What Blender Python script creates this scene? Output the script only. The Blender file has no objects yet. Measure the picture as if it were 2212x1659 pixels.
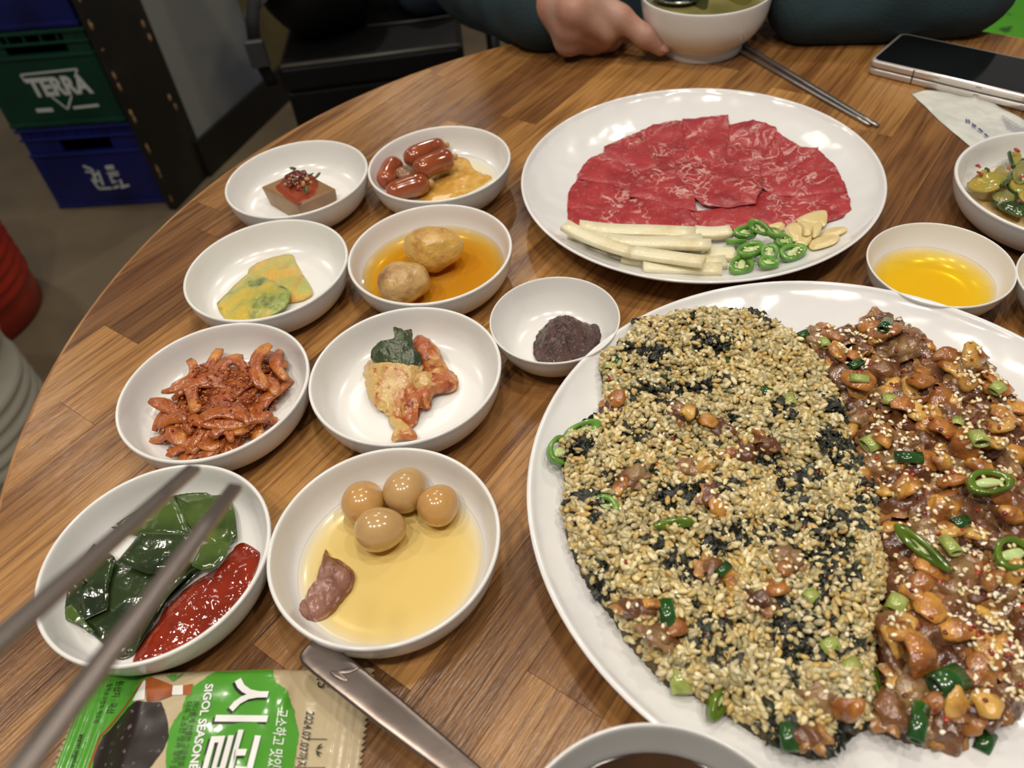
import bpy, math, random
import numpy as np
from mathutils import Vector, Matrix

rnd = random.Random(7)
SC = bpy.context.scene
COL = SC.collection
TZ = 0.74                       # table top height

# ------------------------------------------------------------------ camera
W, H, FPX = 2212.0, 1659.0, 1703.44
PITCH, ROLL = 0.79975, -0.12368
CAM = np.array([0.0, 0.0, TZ + 0.401])
_cp, _sp, _cr, _sr = math.cos(PITCH), math.sin(PITCH), math.cos(ROLL), math.sin(ROLL)
FWD = np.array([0, _cp, -_sp])
_up = np.array([0, _sp, _cp])
_rt = np.array([1.0, 0, 0])
RT = _cr * _rt + _sr * _up
UP = -_sr * _rt + _cr * _up
cam = bpy.data.cameras.new('camera')
cam.sensor_width = 36.0
cam.lens = FPX / W * 36.0
cam.clip_start = 0.01
cam.dof.use_dof = True
cam.dof.focus_distance = 0.52
cam.dof.aperture_fstop = 7.8
camo = bpy.data.objects.new('camera', cam)
COL.objects.link(camo)
camo.matrix_world = Matrix(((RT[0], UP[0], -FWD[0], CAM[0]), (RT[1], UP[1], -FWD[1], CAM[1]),
                            (RT[2], UP[2], -FWD[2], CAM[2]), (0, 0, 0, 1)))
SC.camera = camo

# ------------------------------------------------------------------ light
SC.view_settings.view_transform = 'Standard'
SC.view_settings.look = 'None'
SC.view_settings.gamma = 1.0
SC.view_settings.use_curve_mapping = False
SC.view_settings.exposure = -0.30
world = bpy.data.worlds.new('room_light')
SC.world = world
world.use_nodes = True
world.node_tree.nodes['Background'].inputs[0].default_value = (1.0, 0.97, 0.93, 1)
world.node_tree.nodes['Background'].inputs[1].default_value = 0.17


def lamp(x, y, z, r, power, col):
    l = bpy.data.lights.new('ceiling_lamp', 'AREA')
    l.shape = 'DISK'
    l.size = r * 2
    l.energy = power
    l.color = col
    o = bpy.data.objects.new('ceiling_lamp', l)
    o.location = (x, y, z)
    COL.objects.link(o)
    return o


WARM = (1.0, 0.91, 0.79)
for (lx, ly, pw_) in ((-0.75, -0.15, 8.2), (-0.25, -0.25, 8.2), (0.30, -0.20, 8.2), (0.85, 0.10, 7.8), (-0.95, 0.55, 7.0), (0.10, 0.55, 6.5), (0.90, 1.55, 9.0),
                      (0.10, 2.90, 11.0), (-1.74, 2.10, 11.0)):
    lamp(lx, ly, 2.45, 0.055, pw_, WARM)
lamp(-0.2, 1.9, 2.5, 0.25, 5.0, (1.0, 0.95, 0.88))

# ------------------------------------------------------------------ helpers


def P(px, py, h=0.0):
    """photo pixel to the point on the horizontal plane h above the table top"""
    d = FWD + RT * (px - W / 2) / FPX - UP * (py - H / 2) / FPX
    t = (TZ + h - CAM[2]) / d[2]
    return CAM + t * d


def PD(px, py, depth):
    return CAM + depth * (FWD + RT * (px - W / 2) / FPX - UP * (py - H / 2) / FPX)


def PPL(px, py, pt, nrm):
    d = FWD + RT * (px - W / 2) / FPX - UP * (py - H / 2) / FPX
    t = np.dot(np.array(pt) - CAM, nrm) / np.dot(d, nrm)
    return CAM + t * d


def c(hexs):
    v = [int(hexs[i:i + 2], 16) / 255 for i in (0, 2, 4)]
    return tuple((x / 12.92 if x <= 0.04045 else ((x + 0.055) / 1.055) ** 2.4) for x in v) + (1.0,)


def vnoise(Pn, freq=1.0, seed=0, octaves=1):
    Pn = np.asarray(Pn, float)
    out = np.zeros(len(Pn))
    amp, tot = 1.0, 0.0
    for o in range(octaves):
        Q = Pn * freq * (2 ** o) + 31.7 * (seed + o) + 100.0
        I = np.floor(Q).astype(np.int64)
        F = Q - I
        F = F * F * (3 - 2 * F)
        acc = np.zeros(len(Q))
        for dx in (0, 1):
            for dy in (0, 1):
                for dz in (0, 1):
                    hsh = ((I[:, 0] + dx) * 73856093) ^ ((I[:, 1] + dy) * 19349663) ^ ((I[:, 2] + dz) * 83492791)
                    hsh = (hsh ^ (hsh >> 13)) * 1274126177 & 0x7fffffff
                    hsh = (hsh ^ (hsh >> 15)) & 0xffff
                    wgt = (F[:, 0] if dx else 1 - F[:, 0]) * (F[:, 1] if dy else 1 - F[:, 1]) * (F[:, 2] if dz else 1 - F[:, 2])
                    acc += wgt * (hsh / 65535.0)
        out += amp * (acc * 2 - 1)
        tot += amp
        amp *= 0.5
    return out / tot


def set_tags(o, label=None, cat=None, group=None, kind=None):
    if label:
        o['label'] = label
    if cat:
        o['category'] = cat
    if group:
        o['group'] = group
    if kind:
        o['kind'] = kind
    return o


def make_mesh(name, V, F, mat, smooth=True, col=None):
    me = bpy.data.meshes.new(name)
    me.from_pydata([tuple(map(float, v)) for v in V], [], [tuple(int(i) for i in f) for f in F])
    if smooth:
        me.polygons.foreach_set('use_smooth', np.ones(len(me.polygons), bool))
    if col is not None:
        a = me.color_attributes.new('Col', 'FLOAT_COLOR', 'POINT')
        cc = np.ones((len(V), 4), np.float32)
        cc[:, :3] = np.asarray(col)[:, :3]
        a.data.foreach_set('color', cc.ravel())
    if mat:
        me.materials.append(mat)
    me.update()
    return me


def fast_mesh(name, V, T, mat, col=None):
    """triangles or quads as an int array"""
    me = bpy.data.meshes.new(name)
    V = np.asarray(V, np.float32)
    T = np.asarray(T, np.int32)
    n, k = T.shape
    me.vertices.add(len(V))
    me.vertices.foreach_set('co', V.ravel())
    me.loops.add(n * k)
    me.loops.foreach_set('vertex_index', T.ravel())
    me.polygons.add(n)
    me.polygons.foreach_set('loop_start', np.arange(0, n * k, k, dtype=np.int32))
    me.update(calc_edges=True)
    me.polygons.foreach_set('use_smooth', np.ones(n, bool))
    if col is not None:
        a = me.color_attributes.new('Col', 'FLOAT_COLOR', 'POINT')
        cc = np.ones((len(V), 4), np.float32)
        cc[:, :3] = np.asarray(col)[:, :3]
        a.data.foreach_set('color', cc.ravel())
    if mat:
        me.materials.append(mat)
    me.validate()
    return me


def link(name, me, loc=(0, 0, 0), parent=None):
    o = bpy.data.objects.new(name, me)
    o.location = tuple(map(float, loc))
    COL.objects.link(o)
    if parent is not None:
        o.parent = parent
    return o


ORI = {}


def thing(name, loc, label, cat, group=None):
    o = link(name, None, loc)
    o.empty_display_size = 0.02
    ORI[o] = np.array(loc, float)
    return set_tags(o, label, cat, group)


def part(name, V, F, mat, parent, smooth=True, col=None, label=None, kind=None):
    org = ORI[parent]
    o = link(name, make_mesh(name, np.asarray(V) - org, F, mat, smooth, col), (0, 0, 0), parent)
    ORI[o] = org
    return set_tags(o, label, None, None, kind)


def solo(name, V, F, mat, label, cat, group=None, smooth=True, col=None, kind=None):
    V = np.asarray(V, float)
    org = np.array([V[:, 0].mean(), V[:, 1].mean(), V[:, 2].min()])
    o = link(name, make_mesh(name, V - org, F, mat, smooth, col), org)
    ORI[o] = org
    return set_tags(o, label, cat, group, kind)


def merge(*parts):
    V, F, n = [], [], 0
    for v, f in parts:
        V.append(np.asarray(v, float))
        F += [tuple(i + n for i in q) for q in f]
        n += len(v)
    return np.concatenate(V), F


def box(x0, x1, y0, y1, z0, z1, b=0.0):
    if b <= 0:
        V = [(x, y, z) for z in (z0, z1) for y in (y0, y1) for x in (x0, x1)]
        return np.array(V, float), [(0, 2, 3, 1), (4, 5, 7, 6), (0, 1, 5, 4), (2, 6, 7, 3), (0, 4, 6, 2), (1, 3, 7, 5)]
    # bevelled box: 24 points
    V, idx = [], {}
    for sx in (0, 1):
        for sy in (0, 1):
            for sz in (0, 1):
                X, Y, Z = (x0, x1)[sx], (y0, y1)[sy], (z0, z1)[sz]
                ix, iy, iz = X + (b, -b)[sx], Y + (b, -b)[sy], Z + (b, -b)[sz]
                for a, p in (('x', (X, iy, iz)), ('y', (ix, Y, iz)), ('z', (ix, iy, Z))):
                    idx[(sx, sy, sz, a)] = len(V)
                    V.append(p)
    F = []
    for s in (0, 1):
        for a, ax in (('x', 0), ('y', 1), ('z', 2)):
            q = []
            for u, v in ((0, 0), (1, 0), (1, 1), (0, 1)):
                k = [u, v]
                k.insert(ax, s)
                q.append(idx[tuple(k) + (a,)])
            F.append(tuple(q))
    for s in (0, 1):
        for t in (0, 1):
            F.append((idx[(0, s, t, 'y')], idx[(1, s, t, 'y')], idx[(1, s, t, 'z')], idx[(0, s, t, 'z')]))
            F.append((idx[(s, 0, t, 'x')], idx[(s, 1, t, 'x')], idx[(s, 1, t, 'z')], idx[(s, 0, t, 'z')]))
            F.append((idx[(s, t, 0, 'x')], idx[(s, t, 1, 'x')], idx[(s, t, 1, 'y')], idx[(s, t, 0, 'y')]))
    for k in [(a, b_, d) for a in (0, 1) for b_ in (0, 1) for d in (0, 1)]:
        F.append((idx[k + ('x',)], idx[k + ('y',)], idx[k + ('z',)]))
    return np.array(V, float), F


def xform(V, ang=0.0, loc=(0, 0, 0)):
    V = np.asarray(V, float)
    ca, sa = math.cos(ang), math.sin(ang)
    return np.stack([V[:, 0] * ca - V[:, 1] * sa + loc[0], V[:, 0] * sa + V[:, 1] * ca + loc[1], V[:, 2] + loc[2]], 1)


def lathe(prof, n=72, center=(0, 0, 0)):
    V, F, rings = [], [], []
    for (r, z) in prof:
        if r < 1e-6:
            rings.append([len(V)])
            V.append((0, 0, z))
        else:
            rings.append(list(range(len(V), len(V) + n)))
            for i in range(n):
                a = 2 * math.pi * i / n
                V.append((r * math.cos(a), r * math.sin(a), z))
    for A, B in zip(rings, rings[1:]):
        for i in range(n):
            j = (i + 1) % n
            if len(A) == 1 and len(B) == 1:
                continue
            if len(A) == 1:
                F.append((A[0], B[i], B[j]))
            elif len(B) == 1:
                F.append((A[i], B[0], A[j]))
            else:
                F.append((A[i], B[i], B[j], A[j]))
    return np.array(V) + np.array(center), F


def smooth_prof(pts, k=4):
    """Catmull-Rom through the points"""
    p = np.array(pts, float)
    out = []
    for i in range(len(p) - 1):
        p0, p1, p2, p3 = p[max(i - 1, 0)], p[i], p[i + 1], p[min(i + 2, len(p) - 1)]
        for t in np.linspace(0, 1, k, endpoint=False):
            out.append(0.5 * (2 * p1 + (p2 - p0) * t + (2 * p0 - 5 * p1 + 4 * p2 - p3) * t * t + (3 * p1 - p0 - 3 * p2 + p3) * t ** 3))
    out.append(p[-1])
    return np.array(out)


def resample(pts, n, closed=False):
    p = np.array(pts, float)
    if closed:
        p = np.vstack([p, p[:1]])
    d = np.r_[0, np.cumsum(np.linalg.norm(np.diff(p, axis=0), axis=1))]
    t = np.linspace(0, d[-1], n, endpoint=not closed)
    return np.stack([np.interp(t, d, p[:, k]) for k in range(p.shape[1])], 1)


def smooth_closed(pts, k=6):
    p = np.array(pts, float)
    n = len(p)
    out = []
    for i in range(n):
        p0, p1, p2, p3 = p[i - 1], p[i], p[(i + 1) % n], p[(i + 2) % n]
        for t in np.linspace(0, 1, k, endpoint=False):
            out.append(0.5 * (2 * p1 + (p2 - p0) * t + (2 * p0 - 5 * p1 + 4 * p2 - p3) * t * t + (3 * p1 - p0 - 3 * p2 + p3) * t ** 3))
    return np.array(out)


def sweep(path, cross, scale=None, up=(0, 0, 1), caps=True, closed_path=False):
    """cross section (list of (side, up)) swept along a 3D path"""
    p = np.array(path, float)
    n = len(p)
    cr = np.array(cross, float)
    m = len(cr)
    if scale is None:
        scale = np.ones((n, 2))
    scale = np.array(scale, float)
    if scale.ndim == 1:
        scale = np.stack([scale, scale], 1)
    if closed_path:
        tan = np.roll(p, -1, 0) - np.roll(p, 1, 0)
    else:
        tan = np.gradient(p, axis=0)
    tan /= np.linalg.norm(tan, axis=1)[:, None] + 1e-12
    V = []
    upv = np.array(up, float)
    for i in range(n):
        side = np.cross(tan[i], upv)
        ln = np.linalg.norm(side)
        side = side / ln if ln > 1e-6 else np.array([1.0, 0, 0])
        u2 = np.cross(side, tan[i])
        for (a, b) in cr:
            V.append(p[i] + side * a * scale[i, 0] + u2 * b * scale[i, 1])
    F = []
    rng = n if closed_path else n - 1
    for i in range(rng):
        i2 = (i + 1) % n
        for j in range(m):
            k = (j + 1) % m
            F.append((i * m + j, i * m + k, i2 * m + k, i2 * m + j))
    if caps and not closed_path:
        F.append(tuple(range(m))[::-1])
        F.append(tuple((n - 1) * m + j for j in range(m)))
    return np.array(V), F


def circ(r, n=10, ry=None):
    ry = ry or r
    return [(r * math.cos(2 * math.pi * i / n), ry * math.sin(2 * math.pi * i / n)) for i in range(n)]


def rrect(w, h, b):
    w, h = w / 2, h / 2
    return [(w, -h + b), (w, h - b), (w - b, h), (-w + b, h), (-w, h - b), (-w, -h + b), (-w + b, -h), (w - b, -h)]


def patch(outl, zf, thick, n=56, rings=7, pw=8.0, edge=0.3, jit=0.0, seed=0, bump=0.0, bfreq=120.0, smoothed=True):
    """a closed slab with a traced outline: its top follows zf(x, y) + thickness"""
    o = np.array(outl, float)[:, :2]
    if smoothed:
        o = smooth_closed(o, 6)
    o = resample(o, n, True)
    cen = o.mean(0)
    if jit:
        d = o - cen
        q = np.c_[o, np.zeros(n)]
        o = cen + d * (1 + jit * vnoise(q, 260, seed, 2))[:, None]
    V, F = [], []
    S = [1.0] + [s for s in np.linspace(0.965, 0, rings)]
    for k, s in enumerate(S[:-1]):
        xy = cen + s * (o - cen)
        th = thick * (edge if k == 0 else max(edge, 1 - s ** pw))
        z = zf(xy[:, 0], xy[:, 1]) + th
        if bump:
            z = z + bump * vnoise(np.c_[xy, np.zeros(n)], bfreq, seed + 3, 3) * (0.4 if k == 0 else 1)
        V.append(np.c_[xy, z])
    m = len(V)
    zc = zf(cen[:1], cen[1:2]) + thick + (bump * vnoise(np.array([[cen[0], cen[1], 0]]), bfreq, seed + 3, 3) if bump else 0)
    V.append(np.c_[cen[:1], cen[1:2], zc].reshape(1, 3))
    xy = cen + 0.985 * (o - cen)
    V.append(np.c_[xy, zf(xy[:, 0], xy[:, 1])])
    V.append(np.array([[cen[0], cen[1], float(np.ravel(zf(cen[:1], cen[1:2]))[0])]]))
    for k in range(m - 1):
        for i in range(n):
            j = (i + 1) % n
            F.append((k * n + i, k * n + j, (k + 1) * n + j, (k + 1) * n + i))
    ct = m * n
    b0 = ct + 1
    cb = b0 + n
    for i in range(n):
        j = (i + 1) % n
        F.append(((m - 1) * n + i, (m - 1) * n + j, ct))
        F.append((b0 + j, b0 + i, cb))
        F.append((i, b0 + i, b0 + j, j))
    return np.concatenate(V), F


def flatz(z):
    return lambda x, y: np.full(np.shape(x), z, float)


def uvsphere(nu=24, nv=14):
    V = [(0, 0, 1)]
    for j in range(1, nv):
        t = math.pi * j / nv
        for i in range(nu):
            a = 2 * math.pi * i / nu
            V.append((math.sin(t) * math.cos(a), math.sin(t) * math.sin(a), math.cos(t)))
    V.append((0, 0, -1))
    F = [(0, 1 + i, 1 + (i + 1) % nu) for i in range(nu)]
    for j in range(nv - 2):
        for i in range(nu):
            a, b = 1 + j * nu + i, 1 + j * nu + (i + 1) % nu
            F.append((a, a + nu, b + nu, b))
    L = len(V) - 1
    F += [(L, 1 + (nv - 2) * nu + (i + 1) % nu, 1 + (nv - 2) * nu + i) for i in range(nu)]
    return np.array(V), F


def rotm(rx, ry, rz):
    from mathutils import Euler
    return np.array(Euler((rx, ry, rz)).to_matrix())


def blob(cen, rad, rot=(0, 0, 0), amp=0.0, freq=60.0, seed=0, nu=28, nv=18, octv=2):
    V, F = uvsphere(nu, nv)
    N = V.copy()
    V = V * np.array(rad)
    if amp:
        V = V + N * (amp * vnoise(V, freq, seed, octv))[:, None]
    V = V @ rotm(*rot).T + np.array(cen)
    return V, F


def surface_nets(vol, lo, res):
    s = vol < 0
    n = np.array(vol.shape)
    cnt = np.zeros(tuple(n - 1), int)
    for a in (0, 1):
        for b in (0, 1):
            for d in (0, 1):
                cnt += s[a:n[0] - 1 + a, b:n[1] - 1 + b, d:n[2] - 1 + d]
    act = (cnt > 0) & (cnt < 8)
    idx = -np.ones(act.shape, int)
    cells = np.argwhere(act)
    idx[act] = np.arange(len(cells))
    acc = np.zeros((len(cells), 3))
    num = np.zeros(len(cells))
    for ax in range(3):
        o1, o2 = [k for k in range(3) if k != ax]
        for u in (0, 1):
            for v in (0, 1):
                a = np.zeros(3, int)
                a[o1], a[o2] = u, v
                b = a.copy()
                b[ax] = 1
                va = vol[tuple((cells + a).T)]
                vb = vol[tuple((cells + b).T)]
                m = (va < 0) != (vb < 0)
                t = va[m] / (va[m] - vb[m])
                acc[m] += a + t[:, None] * (b - a)
                num[m] += 1
    V = np.array(lo) + res * (cells + acc / num[:, None])
    Q = []
    for ax in range(3):
        o1, o2 = [k for k in range(3) if k != ax]
        sl0 = [slice(1, -1)] * 3
        sl1 = [slice(1, -1)] * 3
        sl0[ax] = slice(0, -1)
        sl1[ax] = slice(1, None)
        A, B = s[tuple(sl0)], s[tuple(sl1)]
        pts = np.argwhere(A != B)
        inside = A[tuple(pts.T)]
        pts = pts + 1
        pts[:, ax] -= 1
        e1 = np.zeros(3, int)
        e2 = np.zeros(3, int)
        e1[o1], e2[o2] = 1, 1
        q = np.stack([idx[tuple((pts - e1 - e2).T)], idx[tuple((pts - e2).T)], idx[tuple(pts.T)], idx[tuple((pts - e1).T)]], 1)
        flip = inside if ax != 1 else ~inside
        q[~flip] = q[~flip][:, ::-1]
        Q.append(q)
    return V, np.concatenate(Q)


def sdf_caps(caps, res, k=0.01, pad=0.02, disp=None):
    """smooth union of tapered capsules (a, b, ra, rb) to one continuous skin"""
    A = np.array([x[0] for x in caps] + [x[1] for x in caps], float)
    R = max(max(x[2], x[3]) for x in caps)
    lo = A.min(0) - R - pad
    hi = A.max(0) + R + pad
    g = [np.arange(lo[i], hi[i] + res, res) for i in range(3)]
    G = np.stack(np.meshgrid(*g, indexing='ij'), -1)
    sh = G.shape[:3]
    G = G.reshape(-1, 3)
    acc = np.zeros(len(G))
    for a, b, ra, rb in caps:
        a, b = np.array(a, float), np.array(b, float)
        d = b - a
        t = np.clip(((G - a) @ d) / (d @ d + 1e-12), 0, 1)
        dist = np.linalg.norm(G - a - t[:, None] * d, axis=1) - (ra + (rb - ra) * t)
        acc += np.exp(-np.clip(dist / k, -40, 40))
    vol = -k * np.log(acc + 1e-30)
    if disp is not None:
        vol = vol - disp(G)
    return surface_nets(vol.reshape(sh), lo, res)


def inside(poly, X):
    p = np.array(poly)[:, :2]
    x, y = X[:, 0], X[:, 1]
    r = np.zeros(len(X), bool)
    j = len(p) - 1
    for i in range(len(p)):
        cnd = ((p[i, 1] > y) != (p[j, 1] > y))
        with np.errstate(divide='ignore', invalid='ignore'):
            xx = (p[j, 0] - p[i, 0]) * (y - p[i, 1]) / (p[j, 1] - p[i, 1]) + p[i, 0]
        r ^= cnd & (x < xx)
        j = i
    return r


def poly_dist(poly, X):
    p = np.array(poly)[:, :2]
    best = np.full(len(X), 1e9)
    for i in range(len(p)):
        a, b = p[i - 1], p[i]
        d = b - a
        t = np.clip(((X[:, :2] - a) @ d) / (d @ d + 1e-12), 0, 1)
        best = np.minimum(best, np.linalg.norm(X[:, :2] - a - t[:, None] * d, axis=1))
    return best


def text_geo(body, size=1.0, offset=0.0, align='LEFT', space=1.0):
    cu = bpy.data.curves.new('t', 'FONT')
    cu.body = body
    cu.size = size
    cu.offset = offset
    cu.align_x = align
    cu.space_character = space
    cu.resolution_u = 3
    o = bpy.data.objects.new('t', cu)
    COL.objects.link(o)
    dg = bpy.context.evaluated_depsgraph_get()
    ev = o.evaluated_get(dg)
    me = ev.to_mesh()
    V = np.array([v.co[:] for v in me.vertices]) if len(me.vertices) else np.zeros((0, 3))
    F = [tuple(p.vertices) for p in me.polygons]
    ev.to_mesh_clear()
    bpy.data.objects.remove(o)
    bpy.data.curves.remove(cu)
    return V, F


# ------------------------------------------------------------------ materials
def M(name, base, rough=0.5, metal=0.0, var=None, bump=None, coat=0.0, sss=None, vcol=False, spec=0.5, stretch=None,
      rand=None, alpha=None, trans=0.0, var2=None, ior=None):
    m = bpy.data.materials.new(name)
    m.use_nodes = True
    nt = m.node_tree
    N, L = nt.nodes, nt.links
    b = N['Principled BSDF']
    b.inputs['Base Color'].default_value = base
    b.inputs['Roughness'].default_value = rough
    b.inputs['Metallic'].default_value = metal
    b.inputs['Specular IOR Level'].default_value = spec
    if ior:
        b.inputs['IOR'].default_value = ior
    if coat:
        b.inputs['Coat Weight'].default_value = coat
        b.inputs['Coat Roughness'].default_value = 0.08
    if trans:
        b.inputs['Transmission Weight'].default_value = trans
    if alpha is not None:
        b.inputs['Alpha'].default_value = alpha
    if sss:
        b.inputs['Subsurface Weight'].default_value = sss[0]
        b.inputs['Subsurface Radius'].default_value = sss[1]
        b.inputs['Subsurface Scale'].default_value = 1.0
    tc = N.new('ShaderNodeTexCoord')
    vec = tc.outputs['Object']
    if stretch:
        mp = N.new('ShaderNodeMapping')
        mp.inputs['Scale'].default_value = stretch
        L.new(vec, mp.inputs['Vector'])
        vec = mp.outputs['Vector']
    cur = None
    if vcol:
        at = N.new('ShaderNodeAttribute')
        at.attribute_name = 'Col'
        cur = at.outputs['Color']

    def mixc(a_sock, a_val, b_val, fac_sock):
        mx = N.new('ShaderNodeMix')
        mx.data_type = 'RGBA'
        L.new(fac_sock, mx.inputs[0])
        if a_sock is not None:
            L.new(a_sock, mx.inputs[6])
        else:
            mx.inputs[6].default_value = a_val
        mx.inputs[7].default_value = b_val
        return mx.outputs[2]

    for vv in (var, var2):
        if vv:
            col2, scale, detail, lo, hi = vv
            nz = N.new('ShaderNodeTexNoise')
            nz.inputs['Scale'].default_value = scale
            nz.inputs['Detail'].default_value = detail
            L.new(vec, nz.inputs['Vector'])
            mr = N.new('ShaderNodeMapRange')
            mr.inputs[1].default_value = lo
            mr.inputs[2].default_value = hi
            L.new(nz.outputs['Fac'], mr.inputs[0])
            cur = mixc(cur, base, col2, mr.outputs[0])
    if rand:
        oi = N.new('ShaderNodeObjectInfo')
        cur = mixc(cur, base, rand, oi.outputs['Random'])
    if cur is not None:
        L.new(cur, b.inputs['Base Color'])
    if bump:
        st, scale, detail = bump[0], bump[1] * 1.15, bump[2]
        nz = N.new('ShaderNodeTexNoise')
        nz.inputs['Scale'].default_value = scale
        nz.inputs['Detail'].default_value = detail
        L.new(vec, nz.inputs['Vector'])
        bp = N.new('ShaderNodeBump')
        bp.inputs['Strength'].default_value = st
        bp.inputs['Distance'].default_value = 0.0028
        L.new(nz.outputs['Fac'], bp.inputs['Height'])
        L.new(bp.outputs['Normal'], b.inputs['Normal'])
        L.new(bp.outputs['Normal'], b.inputs['Coat Normal'])
    return m


def liquid(name, absorb, density, rough=0.02):
    m = bpy.data.materials.new(name)
    m.use_nodes = True
    nt = m.node_tree
    N, L = nt.nodes, nt.links
    N.remove(N['Principled BSDF'])
    out = N['Material Output']
    tr = N.new('ShaderNodeBsdfTransparent')
    gl = N.new('ShaderNodeBsdfGlossy')
    gl.inputs['Roughness'].default_value = rough
    fr = N.new('ShaderNodeFresnel')
    fr.inputs['IOR'].default_value = 1.36
    mx = N.new('ShaderNodeMixShader')
    L.new(fr.outputs[0], mx.inputs[0])
    L.new(tr.outputs[0], mx.inputs[1])
    L.new(gl.outputs[0], mx.inputs[2])
    L.new(mx.outputs[0], out.inputs['Surface'])
    va = N.new('ShaderNodeVolumeAbsorption')
    va.inputs['Color'].default_value = absorb + (1,)
    va.inputs['Density'].default_value = density
    L.new(va.outputs[0], out.inputs['Volume'])
    return m


MELAMINE = M('white_melamine', c('e3e2df'), 0.22, coat=0.25)
HAMMER = M('white_hammered_melamine', c('e2e2e2'), 0.16, coat=0.3, bump=(0.45, 34, 1.0))
PORCELAIN = M('white_porcelain', c('e2e2e0'), 0.12, coat=0.4)
STEEL = M('brushed_steel', c('8d8783'), 0.28, metal=1.0, bump=(0.03, 60, 2), stretch=(1, 1, 1))
BLACKPLASTIC = M('black_plastic', c('131313'), 0.45)


def wood_material():
    m = bpy.data.materials.new('acacia_wood')
    m.use_nodes = True
    nt = m.node_tree
    N, L = nt.nodes, nt.links
    b = N['Principled BSDF']
    tc = N.new('ShaderNodeTexCoord')
    oi = N.new('ShaderNodeObjectInfo')
    off = N.new('ShaderNodeVectorMath')
    off.operation = 'SCALE'
    off.inputs[0].default_value = (13.0, 7.0, 3.0)
    L.new(oi.outputs['Random'], off.inputs['Scale'])
    add = N.new('ShaderNodeVectorMath')
    L.new(tc.outputs['Object'], add.inputs[0])
    L.new(off.outputs[0], add.inputs[1])

    def noise(scale_v, scale, detail, dist=0.0):
        mp = N.new('ShaderNodeMapping')
        mp.inputs['Scale'].default_value = scale_v
        L.new(add.outputs[0], mp.inputs['Vector'])
        nz = N.new('ShaderNodeTexNoise')
        nz.inputs['Scale'].default_value = scale
        nz.inputs['Detail'].default_value = detail
        nz.inputs['Distortion'].default_value = dist
        L.new(mp.outputs[0], nz.inputs['Vector'])
        return nz.outputs['Fac']

    broad = noise((1.0, 9.0, 1.0), 3.2, 3.0, 0.9)
    fine = noise((1.0, 26.0, 1.0), 11.0, 6.0, 0.4)
    # tone of the whole plank
    rp = N.new('ShaderNodeValToRGB')
    e = rp.color_ramp.elements
    e[0].position, e[0].color = 0.0, c('6b4828')
    e[1].position, e[1].color = 1.0, c('be9056')
    for pos, colr in ((0.2, c('986c3d')), (0.45, c('b0824a')), (0.6, c('795230')), (0.8, c('a47642'))):
        k = e.new(pos)
        k.color = colr
    L.new(oi.outputs['Random'], rp.inputs[0])
    dark = N.new('ShaderNodeMix')
    dark.data_type = 'RGBA'
    dark.blend_type = 'MULTIPLY'
    mr = N.new('ShaderNodeMapRange')
    mr.inputs[1].default_value = 0.48
    mr.inputs[2].default_value = 0.72
    mr.inputs[4].default_value = 0.75
    L.new(broad, mr.inputs[0])
    L.new(mr.outputs[0], dark.inputs[0])
    L.new(rp.outputs[0], dark.inputs[6])
    dark.inputs[7].default_value = c('94735a')
    d2 = N.new('ShaderNodeMix')
    d2.data_type = 'RGBA'
    d2.blend_type = 'MULTIPLY'
    mr2 = N.new('ShaderNodeMapRange')
    mr2.inputs[1].default_value = 0.45
    mr2.inputs[2].default_value = 0.75
    mr2.inputs[4].default_value = 0.85
    L.new(fine, mr2.inputs[0])
    L.new(mr2.outputs[0], d2.inputs[0])
    L.new(dark.outputs[2], d2.inputs[6])
    d2.inputs[7].default_value = c('8a6a50')
    L.new(d2.outputs[2], b.inputs['Base Color'])
    b.inputs['Roughness'].default_value = 0.27
    b.inputs['Specular IOR Level'].default_value = 0.5
    bp = N.new('ShaderNodeBump')
    bp.inputs['Strength'].default_value = 0.55
    bp.inputs['Distance'].default_value = 0.0012
    fb = noise((1.0, 14.0, 1.0), 45.0, 3.0)
    L.new(fb, bp.inputs['Height'])
    L.new(bp.outputs[0], b.inputs['Normal'])
    return m


WOOD = wood_material()

# ------------------------------------------------------------------ setting: floor, wall, board
FLOOR = M('worn_floor', c('6f6049'), 0.65, var=(c('4f4536'), 2.2, 5, 0.4, 0.68), var2=(c('7d6d54'), 0.9, 2, 0.5, 0.8))
V, F = box(-3, 3, -1.5, 5, -0.05, 0)
set_tags(link('floor', make_mesh('floor', V, F, FLOOR, False)), 'worn brown concrete floor', None, None, 'structure')

# the side wall runs away from the camera on the left
bA, bB = np.array([-0.853, 1.924, 0]), np.array([-0.789, 2.103, 0])
wd = (bB - bA) / np.linalg.norm(bB - bA)
wang = math.atan2(wd[1], wd[0])
GREYW = M('grey_painted_wall', c('7f807d'), 0.55, var=(c('5f6470'), 3.2, 3, 0.5, 0.66), var2=(c('6d675c'), 7, 5, 0.6, 0.8))
OLIVE = M('olive_painted_wall', c('6a5f3a'), 0.6, var=(c('554b2e'), 4, 4, 0.45, 0.7))
wl = link('wall_left', None, bB)
ORI[wl] = bB
set_tags(wl, 'side wall with a stained grey panel beside an olive panel', None, None, 'structure')
V, F = box(-0.02, 0.36, 0.0, 0.06, 0.0, 2.6)
part('panel', xform(V, wang - 0.06, bB), F, GREYW, wl, False, label='stained grey wall panel')
V, F = box(0.36, 2.6, 0.0, 0.06, 0.0, 2.6)
part('panel', xform(V, wang - 0.06, bB), F, OLIVE, wl, False, label='olive wall panel')
V, F = box(-0.02, 2.6, -0.012, 0.0, 0.0, 0.11)
o = link('baseboard_left', make_mesh('baseboard_left', xform(V, wang - 0.06), F, M('black_baseboard', c('15130f'), 0.5), False), bB)
set_tags(o, 'black baseboard along the side wall', None, None, 'structure')

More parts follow.
